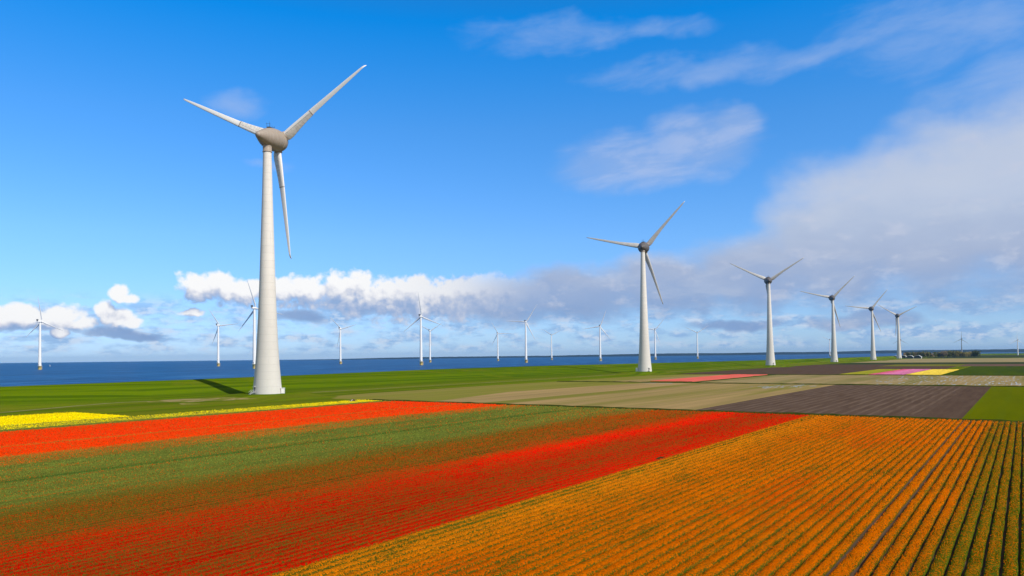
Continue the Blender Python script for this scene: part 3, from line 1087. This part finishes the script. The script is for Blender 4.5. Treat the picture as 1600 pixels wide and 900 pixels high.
def make_beds(v_lo, v_hi, u0, u1):
    """beds of one pitch; a tractor lane of two bare wheel tracks lies between v = 12.9 and 15.3"""
    out = []
    k = math.ceil((V0 - v_hi) / PITCHV - 1e-6)
    while V0 - k * PITCHV - 0.27 > v_lo:
        hi, lo = V0 - k * PITCHV - 0.27, V0 - (k + 1) * PITCHV
        if abs((hi + lo) / 2 - 14.34) < 0.3:
            hi, lo = 14.74, 13.40
        elif hi < 14.0:
            hi, lo = hi - LANE, lo - LANE
            if hi > 12.0:
                hi = 12.86
        elif lo < 15.4 and hi > 15.4:
            lo = 15.27
        out.append((max(lo, v_lo), hi, u0, u1 + random.uniform(-0.5, 0.5)))
        k += 1
    return out


field_mesh('orange_tulip_field', orange_model, make_beds(-90, 57.2, 20, 248.5), 20, 248.5, lambda u, v: (v < 56.9) & (v > -88), 0.42,
           'orange tulip field in long rows at the lower right', 'tulip field')
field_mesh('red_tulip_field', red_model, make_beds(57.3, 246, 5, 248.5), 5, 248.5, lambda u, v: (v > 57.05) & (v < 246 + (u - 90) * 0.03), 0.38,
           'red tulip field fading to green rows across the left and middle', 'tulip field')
yb = []
for k in range(6):
    yb.append((246.5 + k * 2.75, 249.1 + k * 2.75, 20, 248))
for k in range(18):
    yb.append((264.5 + k * 2.85, 264.5 + k * 2.85 + 2.82, 40, 139.5))
field_mesh('yellow_tulip_field', yellow_model, yb, 20, 248, yellow_ok, 0.40,
           'bright yellow tulip patch at far left with its thin yellow strip', 'tulip field', flat=True)


def far_bed(name, u0, u1, v0, v1, cols, label, green=(0.10, 0.13, 0.02), amt=0.85):
    """distant flower strip: low raised beds, each with its own colour"""
    m, n, b = new_mat(name + '_petals')
    co = coords(n)
    s = n.new('ShaderNodeSeparateXYZ')
    n.t.links.new(co, s.inputs[0])
    c = n.ramp(n.lin(n.m('ADD', n.m('MULTIPLY', s.outputs[0], -1.0), n.m('MULTIPLY', n.noise(co, 0.05, 3), 6.0)), v0 + 3, v1 + 3),
               [(i / max(1, len(cols) - 1), x) for i, x in enumerate(cols)])
    mp = n.new('ShaderNodeMapping')
    n.t.links.new(co, mp.inputs[0])
    mp.inputs['Scale'].default_value = (1, 0.05, 1)
    c = n.mix(n.sstep(n.noise(mp.outputs[0], 0.6, 5, 0.65), 0.42, 0.8, 1 - amt, 0.75), c, green)
    n.t.links.new(c, b.inputs['Base Color'])
    b.inputs['Specular IOR Level'].default_value = 0.0
    bump(n, b, n.noise(co, 3.0, 3), 0.6, 0.1)
    mb = MB()
    v = v0
    while v < v1 - 0.5:
        mb.box(-min(v + 1.6, v1), -v, u0, u1 + random.uniform(-3, 3), 0.0, 0.42)
        v += 1.9
    o = mb.build(name, m)
    o.rotation_euler = (0, 0, -AZ)
    return tag(o, label, 'tulip field', kind='stuff')


far_bed('pink_tulip_field', 526, 723, 203.3, 237.8, [(0.75, 0.12, 0.12), (0.80, 0.10, 0.10)], 'salmon pink tulip strip in the middle distance behind the tan field')
far_bed('yellow_tulip_field', 733, 968, 61, 88, [(0.90, 0.62, 0.07), (0.92, 0.66, 0.08)], 'pale yellow tulip strip far off beside the magenta strip')
far_bed('magenta_tulip_field', 737, 980, 90, 119, [(0.62, 0.16, 0.36), (0.72, 0.18, 0.40), (0.66, 0.05, 0.14)], 'magenta and pink tulip strip far off between olive and yellow')
far_bed('budding_tulip_field', 742, 975, 121, 144, [(0.30, 0.28, 0.02), (0.36, 0.32, 0.02)], 'olive yellow budding strip far off left of the magenta tulips', amt=0.75)

# weeds at the border of red and orange, and a heap at the far end of the yellow strip
wb = MB()
for i in range(160):
    a, r_ = random.random() * 6.28, random.random() ** 0.6
    cu, cv = math.sin(a) * r_ * 3.4, math.cos(a) * r_ * 0.5
    hz = 0.35 + 0.45 * (1 - r_)
    d = 0.16
    t = random.random() * 3.14
    wb.add([(-cv - d * math.cos(t), cu - d * math.sin(t), hz * 0.5), (-cv + d * math.cos(t), cu + d * math.sin(t), hz * 0.5),
            (-cv + random.uniform(-.2, .2), cu + random.uniform(-.2, .2), hz + random.uniform(0, .3))], [(0, 1, 2)])
M['weed'] = plain('weed_leaf', (0.04, 0.07, 0.012), 0.8)
o = wb.build('weed_clump', M['weed'])
x, y = uvxy(131.5, 57.6)
o.location = (x, y, 0.08)
o.scale = (0.75, 0.7, 0.7)
o.rotation_euler = (0, 0, -AZ)
tag(o, 'dark green weed clump at the border of red and orange tulips', 'weeds')

hx, hy = uvxy(238, 256)
hp = empty('soil_heap', (hx, hy, 0), -0.1)
tag(hp, 'small dark soil heap with a pale plank at the tip of the yellow strip', 'heap')
hv, hf = [], []
for i in range(7):
    for j in range(12):
        t = 2 * math.pi * j / 12
        rr = (1 - i / 6.0)
        hv.append((2.0 * rr * math.cos(t) * random.uniform(.85, 1.15), 1.2 * rr * math.sin(t) * random.uniform(.85, 1.15), 1.35 * (1 - rr ** 1.6) * random.uniform(.9, 1.1)))
for i in range(6):
    for j in range(12):
        hf.append((i * 12 + j, i * 12 + (j + 1) % 12, (i + 1) * 12 + (j + 1) % 12, (i + 1) * 12 + j))
obj('heap', hv, hf, M['harrowed'], hp)
MB().bar((-0.9, -1.5, 0.1), (0.3, -1.0, 1.2), 0.16, 4).build('plank', M['cabinet'], hp)

# ------------------------------------------------------------------ large onshore turbines
HUBH, TILT, OVER = 131.5, R(5), 12.1


def blade_mesh(name, tab, thick, tw0, mat, hook=0.0, n=14, flare=None):
    """tab: (r, leading edge, trailing edge); leading edge towards -x, root at z = 0 of the rotor centre"""
    v, f = [], []
    r0, r1 = tab[0][0], tab[-1][0]
    rs = []
    for i in range(len(tab) - 1):
        rs += list(np.linspace(tab[i][0], tab[i + 1][0], 4, endpoint=False))
    rs.append(r1)
    for r in rs:
        le = np.interp(r, [t[0] for t in tab], [t[1] for t in tab])
        te = np.interp(r, [t[0] for t in tab], [t[2] for t in tab])
        q = (r - r0) / (r1 - r0)
        tw = tw0 * (1 - q) ** 1.6
        ch = le + te
        th = ch * np.interp(q, [t[0] for t in thick], [t[1] for t in thick])
        yo = -hook * max(0, (q - 0.955) / 0.045) ** 2
        for k in range(n):
            a = 2 * math.pi * k / n
            cx = math.cos(a)
            xx = -le + ch * (1 - cx) / 2
            s = (1 - cx) / 2
            yy = math.copysign(1, math.sin(a)) * th * (1.48 * math.sqrt(max(s, 0)) - 0.63 * s - 1.76 * s * s + 1.42 * s ** 3 - 0.51 * s ** 4) if k not in (0,) else 0
            c_, s_ = math.cos(tw), math.sin(tw)
            v.append((xx * c_ + yy * s_, -xx * s_ + yy * c_ + yo, r))
    m_ = len(rs)
    for i in range(m_ - 1):
        for k in range(n):
            f.append((i * n + k, i * n + (k + 1) % n, (i + 1) * n + (k + 1) % n, (i + 1) * n + k))
    f.append(tuple(reversed(range(n))))
    f.append(tuple(range((m_ - 1) * n, m_ * n)))
    me = bpy.data.meshes.new(name)
    me.from_pydata(v, [], f)
    me.materials.append(mat)
    me.polygons.foreach_set('use_smooth', [True] * len(me.polygons))
    me.update()
    return me


BL_BIG = blade_mesh('blade', [(4.6, 1.3, 3.0), (6.5, 1.5, 3.7), (9, 1.6, 3.7), (14, 1.6, 3.0), (20, 1.5, 2.3), (24.8, 1.45, 1.95), (25.4, 1.45, 1.75), (35, 1.2, 1.4), (50, .9, 1.0),
                             (59, .55, .65), (62.5, .34, .4), (63.6, .1, .15)],
                    [(0, .42), (.12, .34), (.35, .24), (1, .16)], R(-14), M['blade'], hook=-1.2)

BL_SHADED = BL_BIG.copy()
BL_SHADED.materials.clear()
BL_SHADED.materials.append(M['blade_shaded'])


def place_part(o, m4):
    o.matrix_basis = m4


def add_rotor(root, mesh, centre, tilt, phase):
    for k in range(3):
        o = bpy.data.objects.new('blade', mesh)
        link(o, root)
        place_part(o, Matrix.Translation(centre) @ Matrix.Rotation(tilt, 4, 'X') @ Matrix.Rotation(R(phase + 120 * k), 4, 'Y'))


def smooth_prof(pr, n):
    xs = [p[0] for p in pr]
    t = np.linspace(xs[0], xs[-1], n)
    # monotone-ish cubic through the points
    ys = np.interp(t, xs, [p[1] for p in pr])
    k = np.array([1, 2, 3, 2, 1]) / 9.0
    yp = np.pad(ys, 2, 'edge')
    return list(zip(t, np.convolve(yp, k, 'valid')))


def big_turbine(u, v, zb, hub, yaw, phase, label, door):
    x, y = uvxy(u, v)
    t = empty('wind_turbine', (x, y, zb), -R(yaw))
    tag(t, label, 'wind turbine', 'large onshore wind turbines along the dike')
    over = 9.9 if u < 300 else OVER
    s = 1.0 if u < 300 else hub / HUBH
    ht = 125.2 * s + (1.4 if u < 300 else 0)
    prof = [(0, 14.7), (4, 13.95), (8, 13.25), (15, 12.1), (22, 11.15), (30, 10.3), (40, 9.4), (50, 8.65), (60, 7.95), (72, 7.25), (88, 6.3), (105, 5.3), (118, 4.65), (125.2, 4.35)]
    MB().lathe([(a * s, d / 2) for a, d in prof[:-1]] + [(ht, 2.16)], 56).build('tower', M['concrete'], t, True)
    tw = [c for c in t.children if c.name.startswith('tower')][0]
    MB().lathe([(ht, 2.15), (ht + .05, 2.42), (ht + .5, 2.45), (ht + 0.55, 2.2), (ht + 3.2, 2.35), (hub - over * math.sin(TILT) - 3.2, 2.6)], 40).build('collar', M['collar'], tw, True)
    # door with steps, seen left on the nearest tower and right on the others
    to = np.array([-x, -y]) / math.hypot(x, y)
    lf = np.array([to[1], -to[0]])
    dd = to * math.cos(R(door)) + lf * math.sin(R(door))
    for ang, nm in ((math.atan2(dd[1], dd[0]) + R(yaw), 'door'),):
        rr = 7.18
        d = MB()
        d.box(-0.75, 0.75, -0.10, 0.22, 1.3, 3.7)
        o = d.build(nm, M['grey'], tw)
        mat4 = Matrix.Rotation(ang + R(90), 4, 'Z') @ Matrix.Translation((0, -rr + 0.1, 0))
        place_part(o, mat4)
        st = MB()
        st.box(-1.1, 1.1, -1.5, -0.1, 1.05, 1.2)
        for k in range(5):
            st.box(-1.0, 1.0, -1.5 - 0.28 * (k + 1), -1.5 - 0.28 * k + 0.0, 0.85 - 0.2 * k, 1.0 - 0.2 * k)
        for sx_ in (-1.05, 1.05):
            st.bar((sx_, -1.45, 0.0), (sx_, -1.45, 2.2), 0.04)
            st.bar((sx_, -0.15, 1.2), (sx_, -0.15, 2.2), 0.04)
            st.bar((sx_, -0.15, 2.2), (sx_, -1.45, 2.2), 0.04)
            st.bar((sx_, -1.45, 2.2), (sx_, -2.9, 1.1), 0.04)
        so_ = st.build('steps', M['cabinet'], tw)
        place_part(so_, mat4)
        cp = MB().box(-1.0, 1.0, -0.9, 0.3, 3.78, 3.9)
        place_part(cp.build('canopy', M['cabinet'], tw), mat4)
    ctr = Vector((0, over * math.cos(TILT), hub))
    fr = Matrix.Translation(ctr) @ Matrix.Rotation(TILT, 4, 'X')
    nac = [(-20.0, 0.05), (-19.8, 0.75), (-19.3, 1.25), (-18.4, 1.75), (-17, 2.35), (-15, 3.2), (-13, 4.05), (-11, 4.8), (-9, 5.35), (-7, 5.72), (-5, 5.9), (-3.5, 5.92), (-2.2, 5.85)]
    nb = MB().lathe(nac, 56, 'Y').build('nacelle', M['nacelle' if u < 300 else 'nacelle_shaded'], t, True)
    place_part(nb, fr)
    mast = MB()
    top = 5.7
    mast.box(-0.9, 0.9, -8.6, -6.4, top - 0.2, top + 0.35)
    for (mx, my, mh) in ((-0.8, -8.4, 2.6), (0.8, -8.4, 2.9), (0.0, -6.6, 2.2), (-1.3, -7.4, 1.2), (1.4, -7.0, 1.2), (-2.3, -6.0, 0.9), (2.3, -6.0, 0.9), (-0.5, -5.2, 1.0), (0.9, -5.2, 1.0)):
        mast.bar((mx, my, top - 0.3), (mx, my, top + mh), 0.06)
    mast.bar((-1.5, -8.4, top + 2.0), (1.5, -8.4, top + 2.0), 0.05)
    mast.bar((-2.35, -6.0, top + 0.2), (2.35, -6.0, top + 0.2), 0.07)
    mast.bar((0, -8.4, top + 0.2), (0, -5.0, top + 0.2), 0.07)
    mast.bar((-0.7, -5.2, top + 0.2), (1.1, -5.2, top + 0.2), 0.07)
    place_part(mast.build('weather_mast', M['dark'], nb), Matrix.Identity(4))
    hubp = [(-2.05, 5.60), (-1.9, 5.78), (0, 5.72), (1.5, 5.45), (3, 4.85), (4.2, 3.9), (5.1, 2.7), (5.6, 1.4), (5.75, 0.05)]
    hb = MB().lathe(hubp, 56, 'Y').build('hub', M['nacelle' if u < 300 else 'nacelle_shaded'], t, True)
    place_part(hb, fr)
    for k in range(3):
        o = MB().lathe([(3.2, 1.95), (6.15, 1.95), (6.2, 1.8)], 28).build('blade_root', M['collar'], hb, True)
        place_part(o, Matrix.Rotation(R(phase + 120 * k), 4, 'Y'))
    add_rotor(t, BL_BIG if u < 300 else BL_SHADED, ctr, TILT, phase)
    return t


BIG = [(418, 615, 435, 221, 13, 56, 'nearest and tallest wind turbine with white blades, beside the yellow tulip strip'),
       (1007.5, 580, 1006.7, 383.3, 17, 43.2, 'second tallest wind turbine, grey blades, standing right of the red field centre'),
       (1204, 570.5, 1199.5, 437, 14, 57.6, 'grey wind turbine behind the ploughed field with rotor spread like a wide V'),
       (1303.5, 565.5, 1300, 465.4, 14, 45, 'wind turbine left of the far pink strip, its low blade hanging to the right'),
       (1364.5, 562, 1361.2, 482, 15, 38.8, 'dark wind turbine just left of the turbine beside the barns'),
       (1405, 559.5, 1401.7, 493, 14, 63.5, 'smallest turbine of the dike row, standing at the white barns')]
for (bx, by, hx_, hy_, yaw, ph, lab), (tu, tv, tz) in zip(BIG, TOWERS):
    zb = float(terrain(tu, tv)) - 0.05
    big_turbine(tu, tv, zb, (135.3 if tu < 300 else HUBH) + (2.4 - zb) * 0.5, yaw, ph, lab, 62 if tu < 300 else -38)


def cabinet(u, v, label, w=1.7, h=2.9):
    x, y = uvxy(u, v)
    z = float(terrain(u, v)) - 0.1
    c = empty('transformer_cabinet', (x, y, z), 0.2)
    tag(c, label, 'cabinet', 'cabinets at the turbine feet')
    b_ = MB().box(-w / 2, w / 2, -1.2, 1.2, 0.15, h)
    b_.build('housing', M['cabinet'], c)
    MB().box(-w / 2 - .12, w / 2 + .12, -1.32, 1.32, h, h + 0.18).build('roof', M['white'], c)
    MB().box(-w / 2 - .1, w / 2 + .1, -1.3, 1.3, -0.1, 0.15).build('plinth', M['grey'], c)
    MB().box(-w / 2 + .25, w / 2 - .25, -1.24, -1.2, 0.35, h - 0.35).build('door', M['white'], c)
    return c


def near_tower(i, lateral, depth):
    """point beside tower i: metres to the right and towards the viewer"""
    x, y = uvxy(*TOWERS[i][:2])
    d = math.hypot(x, y)
    px_, py_ = x + lateral * y / d - depth * x / d, y - lateral * x / d - depth * y / d
    return px_ * UH[0] + py_ * UH[1], px_ * VH[0] + py_ * VH[1]


cabinet(*near_tower(0, 7.6, 2.6), 'white cabinet at the right foot of the nearest turbine', 1.8, 2.8)
cabinet(*near_tower(1, -8.2, 1.5), 'white cabinet at the left foot of the second turbine', 1.5, 3.6)

# ------------------------------------------------------------------ offshore turbines
BL_SEA = blade_mesh('blade', [(1.0, 1.0, 1.0), (4, 1.1, 1.5), (8, 1.1, 2.3), (14, 1.0, 2.0), (28, .75, 1.35), (42, .5, .85), (50, .32, .5), (53.5, .08, .15)],
                    [(0, .9), (.1, .45), (.3, .26), (1, .18)], R(14), M['white_blade'], n=10)


def sea_turbine(bx, by, hx, hy, hh, yaw, phase, label, group, zbase=SEA_Z, yellow=True, scale=1.0, mat='white', blade=None, depth=None):
    dep = depth if depth else F * hh / (by - hy)
    d = ray(bx, by)
    d = d / d[1] * dep
    dh = ray(bx, hy)
    dh = dh / dh[1] * dep
    hub = H + dh[2] - zbase
    x, y = d[0], d[1]
    t = empty('sea_wind_turbine' if yellow else 'wind_turbine', (x, y, zbase), -R(yaw))
    tag(t, label, 'wind turbine', group)
    s = hub / 95.0
    if yellow:
        tp = MB().lathe([(-4, 2.9), (6.3 * s, 2.9), (6.35 * s, 3.1), (7.0 * s, 3.1)], 24).build('transition_piece', M['yellow'], t, True)
        pl = MB().lathe([(7.0 * s, 3.6), (7.3 * s, 3.6)], 24)
        pl.box(2.5, 5.0, -1.0, 1.0, 7.0 * s, 7.35 * s)
        pl.build('platform', M['cabinet'], tp)
        rl = MB()
        for k in range(12):
            a = 2 * math.pi * k / 12
            p0 = (3.5 * math.cos(a), 3.5 * math.sin(a), 7.35 * s)
            p1 = (3.5 * math.cos(a), 3.5 * math.sin(a), 8.5 * s)
            a2 = 2 * math.pi * (k + 1) / 12
            rl.bar(p0, p1, 0.06, 4)
            rl.bar(p1, (3.5 * math.cos(a2), 3.5 * math.sin(a2), 8.5 * s), 0.05, 4)
        rl.build('railing', M['cabinet'], tp)
        ld = MB()
        for yy in (-0.9, 0.9):
            ld.bar((3.9, yy, -3), (3.9, yy, 7 * s), 0.22, 6)
        ld.build('boat_landing', M['yellow'], tp)
    z0 = 7.35 * s if yellow else 0.0
    tw = MB().lathe([(z0, 2.75), (z0 + 12, 2.7), (hub * .4, 2.45), (hub * .7, 2.05), (hub - 2.2, 1.7)], 28).build('tower', M[mat], t, True)
    MB().box(-0.5, 0.5, -2.83, -2.6, z0 + 0.6, z0 + 2.8).build('door', M['grey'], tw)
    ctr = Vector((0, 4.6, hub))
    n_ = MB()
    prof = [(-6.8, 1.3), (-6.5, 1.75), (-2, 1.95), (2.6, 1.95), (3.0, 1.7)]
    n_.lathe(prof, 20, 'Y', off=(0, 0, hub))
    nb = n_.build('nacelle', M[mat], t, True)
    MB().box(-1.7, 1.7, -7.4, -5.9, hub + 1.5, hub + 4.4).build('cooler', M['grey'], nb)
    MB().lathe([(-1.55, 1.72), (0.6, 1.75), (1.8, 1.35), (2.5, 0.6), (2.7, 0.05)], 20, 'Y', off=tuple(ctr)).build('hub', M[mat], t, True)
    me = blade or BL_SEA
    for k in range(3):
        o = bpy.data.objects.new('blade', me)
        link(o, t)
        place_part(o, Matrix.Translation(ctr) @ Matrix.Rotation(R(4), 4, 'X') @ Matrix.Rotation(R(phase + 120 * k), 4, 'Y') @ Matrix.Scale(scale * 0.93, 4))
    return t


GS = 'white offshore wind turbines on yellow bases'
SEA = [(62, 580, 63, 502.5, 10, -8, 'white sea turbine in front of the left cloud bank, farthest left'),
       (341, 572, 341, 508.5, 12, -34, 'white sea turbine left of the nearest big tower, a blade pointing up left'),
       (397.5, 575, 401, 481.5, 14, -17, 'white sea turbine partly hidden behind the nearest big tower'),
       (532, 568, 532.5, 514, 14, -44, 'white sea turbine first to the right of the nearest big tower'),
       (658, 570, 657.5, 494.5, 14, -7, 'large white sea turbine with one blade straight up, at the bank of cloud'),
       (672, 565, 671.5, 517, 14, -62, 'small pale sea turbine close behind the one with its blade up'),
       (778, 562, 777.5, 521, 14, -30, 'faint thin sea turbine left of the bright one with a level blade'),
       (822, 566, 821, 503, 14, 34, 'bright white sea turbine with one blade level to the left'),
       (862, 560, 861.5, 523.5, 14, 63, 'faint distant sea turbine right of the one with a level blade'),
       (938, 564, 936.5, 510, 14, 22, 'white sea turbine just left of the second tallest big turbine'),
       (1024, 561, 1022.5, 515.5, 14, 40, 'white sea turbine close at the right of the second big tower'),
       (1090, 560, 1089, 520, 14, 57, 'white sea turbine between the second and third big towers')]
for a in SEA:
    sea_turbine(a[0], a[1], a[2], a[3], 95.0, a[4], a[5], a[6], GS)
GL = 'far thin wind turbines behind the polder'
FAR = [(1296.5, 555, 1297.5, 531, 14, -65, 'faint far turbine almost hidden behind the fourth big tower', 'white', True),
       (1407.5, 555, 1407, 531, 14, 0, 'faint grey far turbine hidden behind the turbine at the barns', 'grey_far', False),
       (1503, 553, 1502.5, 530, 14, 4, 'thin grey turbine rising behind the grove of trees', 'grey_far', False),
       (1590.5, 554, 1589.5, 531.5, 14, 0, 'thin pale turbine at the right edge beyond the grove', 'white', False)]
M['grey_far'] = plain('grey_turbine_paint', (0.30, 0.32, 0.34), 0.5)
BL_FAR = BL_SEA.copy()
BL_FAR.materials.clear()
BL_FAR.materials.append(M['grey_far'])
for a in FAR:
    zb_ = SEA_Z if a[8] else 0.0
    sea_turbine(a[0], a[1], a[2], a[3], 95.0, a[4], a[5], a[6], GL if not a[8] else GS, zbase=zb_, yellow=a[8], mat=a[7], scale=0.8,
                blade=BL_FAR if a[7] == 'grey_far' else None, depth=3650.0)

# channel buoy
bp_ = ray(78, 569.5)
bp_ = bp_ / bp_[1] * 2600
by_ = empty('buoy', (bp_[0], bp_[1], SEA_Z))
tag(by_, 'tiny pale buoy on the water right of the farthest left turbine', 'buoy')
MB().lathe([(-0.6, 1.3), (0.5, 1.5), (0.9, 1.2)], 16).build('float', M['cabinet'], by_, True)
MB().lathe([(0.9, 0.9), (3.6, 0.35), (4.6, 0.5), (5.4, 0.1)], 12).build('topmark', M['cabinet'], by_, True)

# ------------------------------------------------------------------ barns and grove
def barn(px, py, dep, w, L, hw, hr, label, yaw):
    d = ray(px, py)
    d = d / d[1] * dep
    c = empty('barn', (d[0], d[1], 0.0), yaw)
    tag(c, label, 'barn', 'barns at the foot of the last big turbine')
    wl = MB()
    wl.box(-w / 2, w / 2, -L / 2, L / 2, 0, hw)
    wl.build('wall', M['barn_wall'], c)
    gb = MB()
    gb.add([(-w / 2, -L / 2 - .05, hw), (w / 2, -L / 2 - .05, hw), (w * .22, -L / 2 - .05, hr - .6), (-w * .22, -L / 2 - .05, hr - .6),
            (-w / 2, -L / 2 + .4, hw), (w / 2, -L / 2 + .4, hw), (w * .22, -L / 2 + .4, hr - .6), (-w * .22, -L / 2 + .4, hr - .6)],
           [(0, 1, 2, 3), (7, 6, 5, 4), (0, 4, 5, 1), (1, 5, 6, 2), (2, 6, 7, 3), (3, 7, 4, 0)])
    gb.box(-w / 2 + 1, w / 2 - 1, -L / 2 - .12, -L / 2 + .1, 0.6, hw - 0.02)
    gb.build('gable_front', M['barn_dark'], c)
    rf = MB()
    pr = [(-w / 2 - 1, hw - .1), (-w * .22, hr - .5), (0, hr), (w * .22, hr - .5), (w / 2 + 1, hw - .1)]
    v = [(x, yy, z + dz) for yy in (-L / 2 - .6, L / 2 + .6) for dz in (0.05, 0.5) for x, z in pr]
    f = []
    for k in range(4):
        f += [(k, k + 10, k + 11, k + 1), (k + 5, k + 6, k + 16, k + 15), (k, k + 1, k + 6, k + 5), (k + 10, k + 15, k + 16, k + 11)]
    f += [(0, 5, 15, 10), (4, 14, 19, 9)]
    rf.add(v, f)
    rf.build('roof', M['roof_white'], c)
    return c


BY = 560.2
barn(1398, BY, 2430, 24, 40, 4.5, 9.2, 'leftmost dark fronted barn, left of the last big tower', -0.55)
barn(1412, BY, 2420, 22, 40, 4.5, 9.4, 'dark fronted barn with white roof just right of the last big tower', -0.55)
barn(1422, BY, 2410, 22, 40, 4.5, 9.4, 'dark fronted barn with white roof, middle of the three right of the tower', -0.55)
barn(1434, BY, 2400, 22, 40, 4.8, 9.6, 'barn with a bright white end wall, rightmost of the row', -0.55)

LEAFCOL = [((0.09, 0.11, 0.025), (0.13, 0.14, 0.04)), ((0.19, 0.15, 0.085), (0.23, 0.18, 0.11)), ((0.22, 0.19, 0.045), (0.27, 0.23, 0.07))]
protos = []
for k, (c1, c2) in enumerate(LEAFCOL):
    mt = plain('tree_leaf_%s' % 'abc'[k], tuple((a + b_) / 2 for a, b_ in zip(c1, c2)), 0.9, 0.1, 0.3, 0.4)
    cr = MB()
    rr = random.Random(30 + k)
    lobes = [(rr.gauss(0, 1.9), rr.gauss(0, 1.9), rr.uniform(4.5, 15.5), rr.uniform(1.5, 3.0)) for _ in range(22)]
    for (lx, ly, lz, lr) in lobes:
        lr *= (1.0 if lz < 12 else 0.7)
        for _ in range(26):
            a, z_ = rr.random() * 6.283, rr.uniform(-1, 1)
            rad = lr * rr.random() ** 0.4
            q = math.sqrt(1 - z_ * z_)
            p = Vector((lx + rad * q * math.cos(a), ly + rad * q * math.sin(a), lz + rad * z_))
            e1 = Vector((rr.gauss(0, 1), rr.gauss(0, 1), rr.gauss(0, 1))).normalized() * rr.uniform(.35, .8)
            e2 = e1.orthogonal().normalized() * rr.uniform(.35, .8)
            cr.add([p - e1, p + e2, p + e1, p - e2], [(0, 1, 2, 3)])
    tr = MB()
    tr.lathe([(0, .42), (3, .34), (8, .24), (14, .08)], 8)
    for _ in range(7):
        a, z_ = rr.random() * 6.283, rr.uniform(4, 10)
        tr.bar((0, 0, z_), (2.6 * math.cos(a), 2.6 * math.sin(a), z_ + rr.uniform(2, 4)), .1, 5)
    protos.append((cr, tr, mt))
M['bark'] = plain('bark', (0.09, 0.075, 0.06), 0.9)
LAB = ['tree with dark green crown in the far grove by the barns', 'bare brownish tree in the far grove by the barns', 'yellow green budding tree in the far grove by the barns']
first = {}
spots = []
for row in range(3):
    for i in range(22):
        px = 1414 + (i + random.uniform(-.35, .35)) * 5.35 + row * 1.5
        spots.append((px, 2500 + row * 16 + random.uniform(-5, 5), row))
for (px, dep, row) in spots:
    d = ray(px, 556)
    d = d / d[1] * dep
    k = random.choices((0, 1, 2), (5, 5, 2 + (3 if px > 1495 else 0)))[0]
    if k not in first:
        t = empty('tree', (d[0], d[1], 0))
        tag(t, LAB[k], 'tree', 'trees of the far grove')
        cr, tr, mt = protos[k]
        cr.build('crown', mt, t)
        tr.build('trunk', M['bark'], t)
        first[k] = t
    else:
        t = first[k].copy()
        COL.objects.link(t)
        t.location = (d[0], d[1], 0)
        for ch in first[k].children:
            c_ = ch.copy()
            COL.objects.link(c_)
            c_.parent = t
    sc_ = random.uniform(1.1, 1.42) * (1.0 + 0.08 * math.sin(px / 9.0))
    t.scale = (sc_ * 1.15, sc_ * 1.15, sc_)
    t.rotation_euler = (0, 0, random.random() * 6.283)

# ------------------------------------------------------------------ air: even haze over the whole place
m = bpy.data.materials.new('haze')
m.use_nodes = True
nt = m.node_tree
nt.nodes.clear()
pv_ = nt.nodes.new('ShaderNodeVolumePrincipled')
pv_.inputs['Color'].default_value = (0.26, 0.58, 1.0, 1)
pv_.inputs['Density'].default_value = 2.1e-5
pv_.inputs['Anisotropy'].default_value = 0.2
mo = nt.nodes.new('ShaderNodeOutputMaterial')
nt.links.new(pv_.outputs[0], mo.inputs['Volume'])
hz = MB().box(-40000, 40000, -1500, 30000, -6, 215).build('haze', m)
tag(hz, 'thin blue haze over the whole landscape', 'haze', kind='stuff')
SC.cycles.volume_bounces = 0
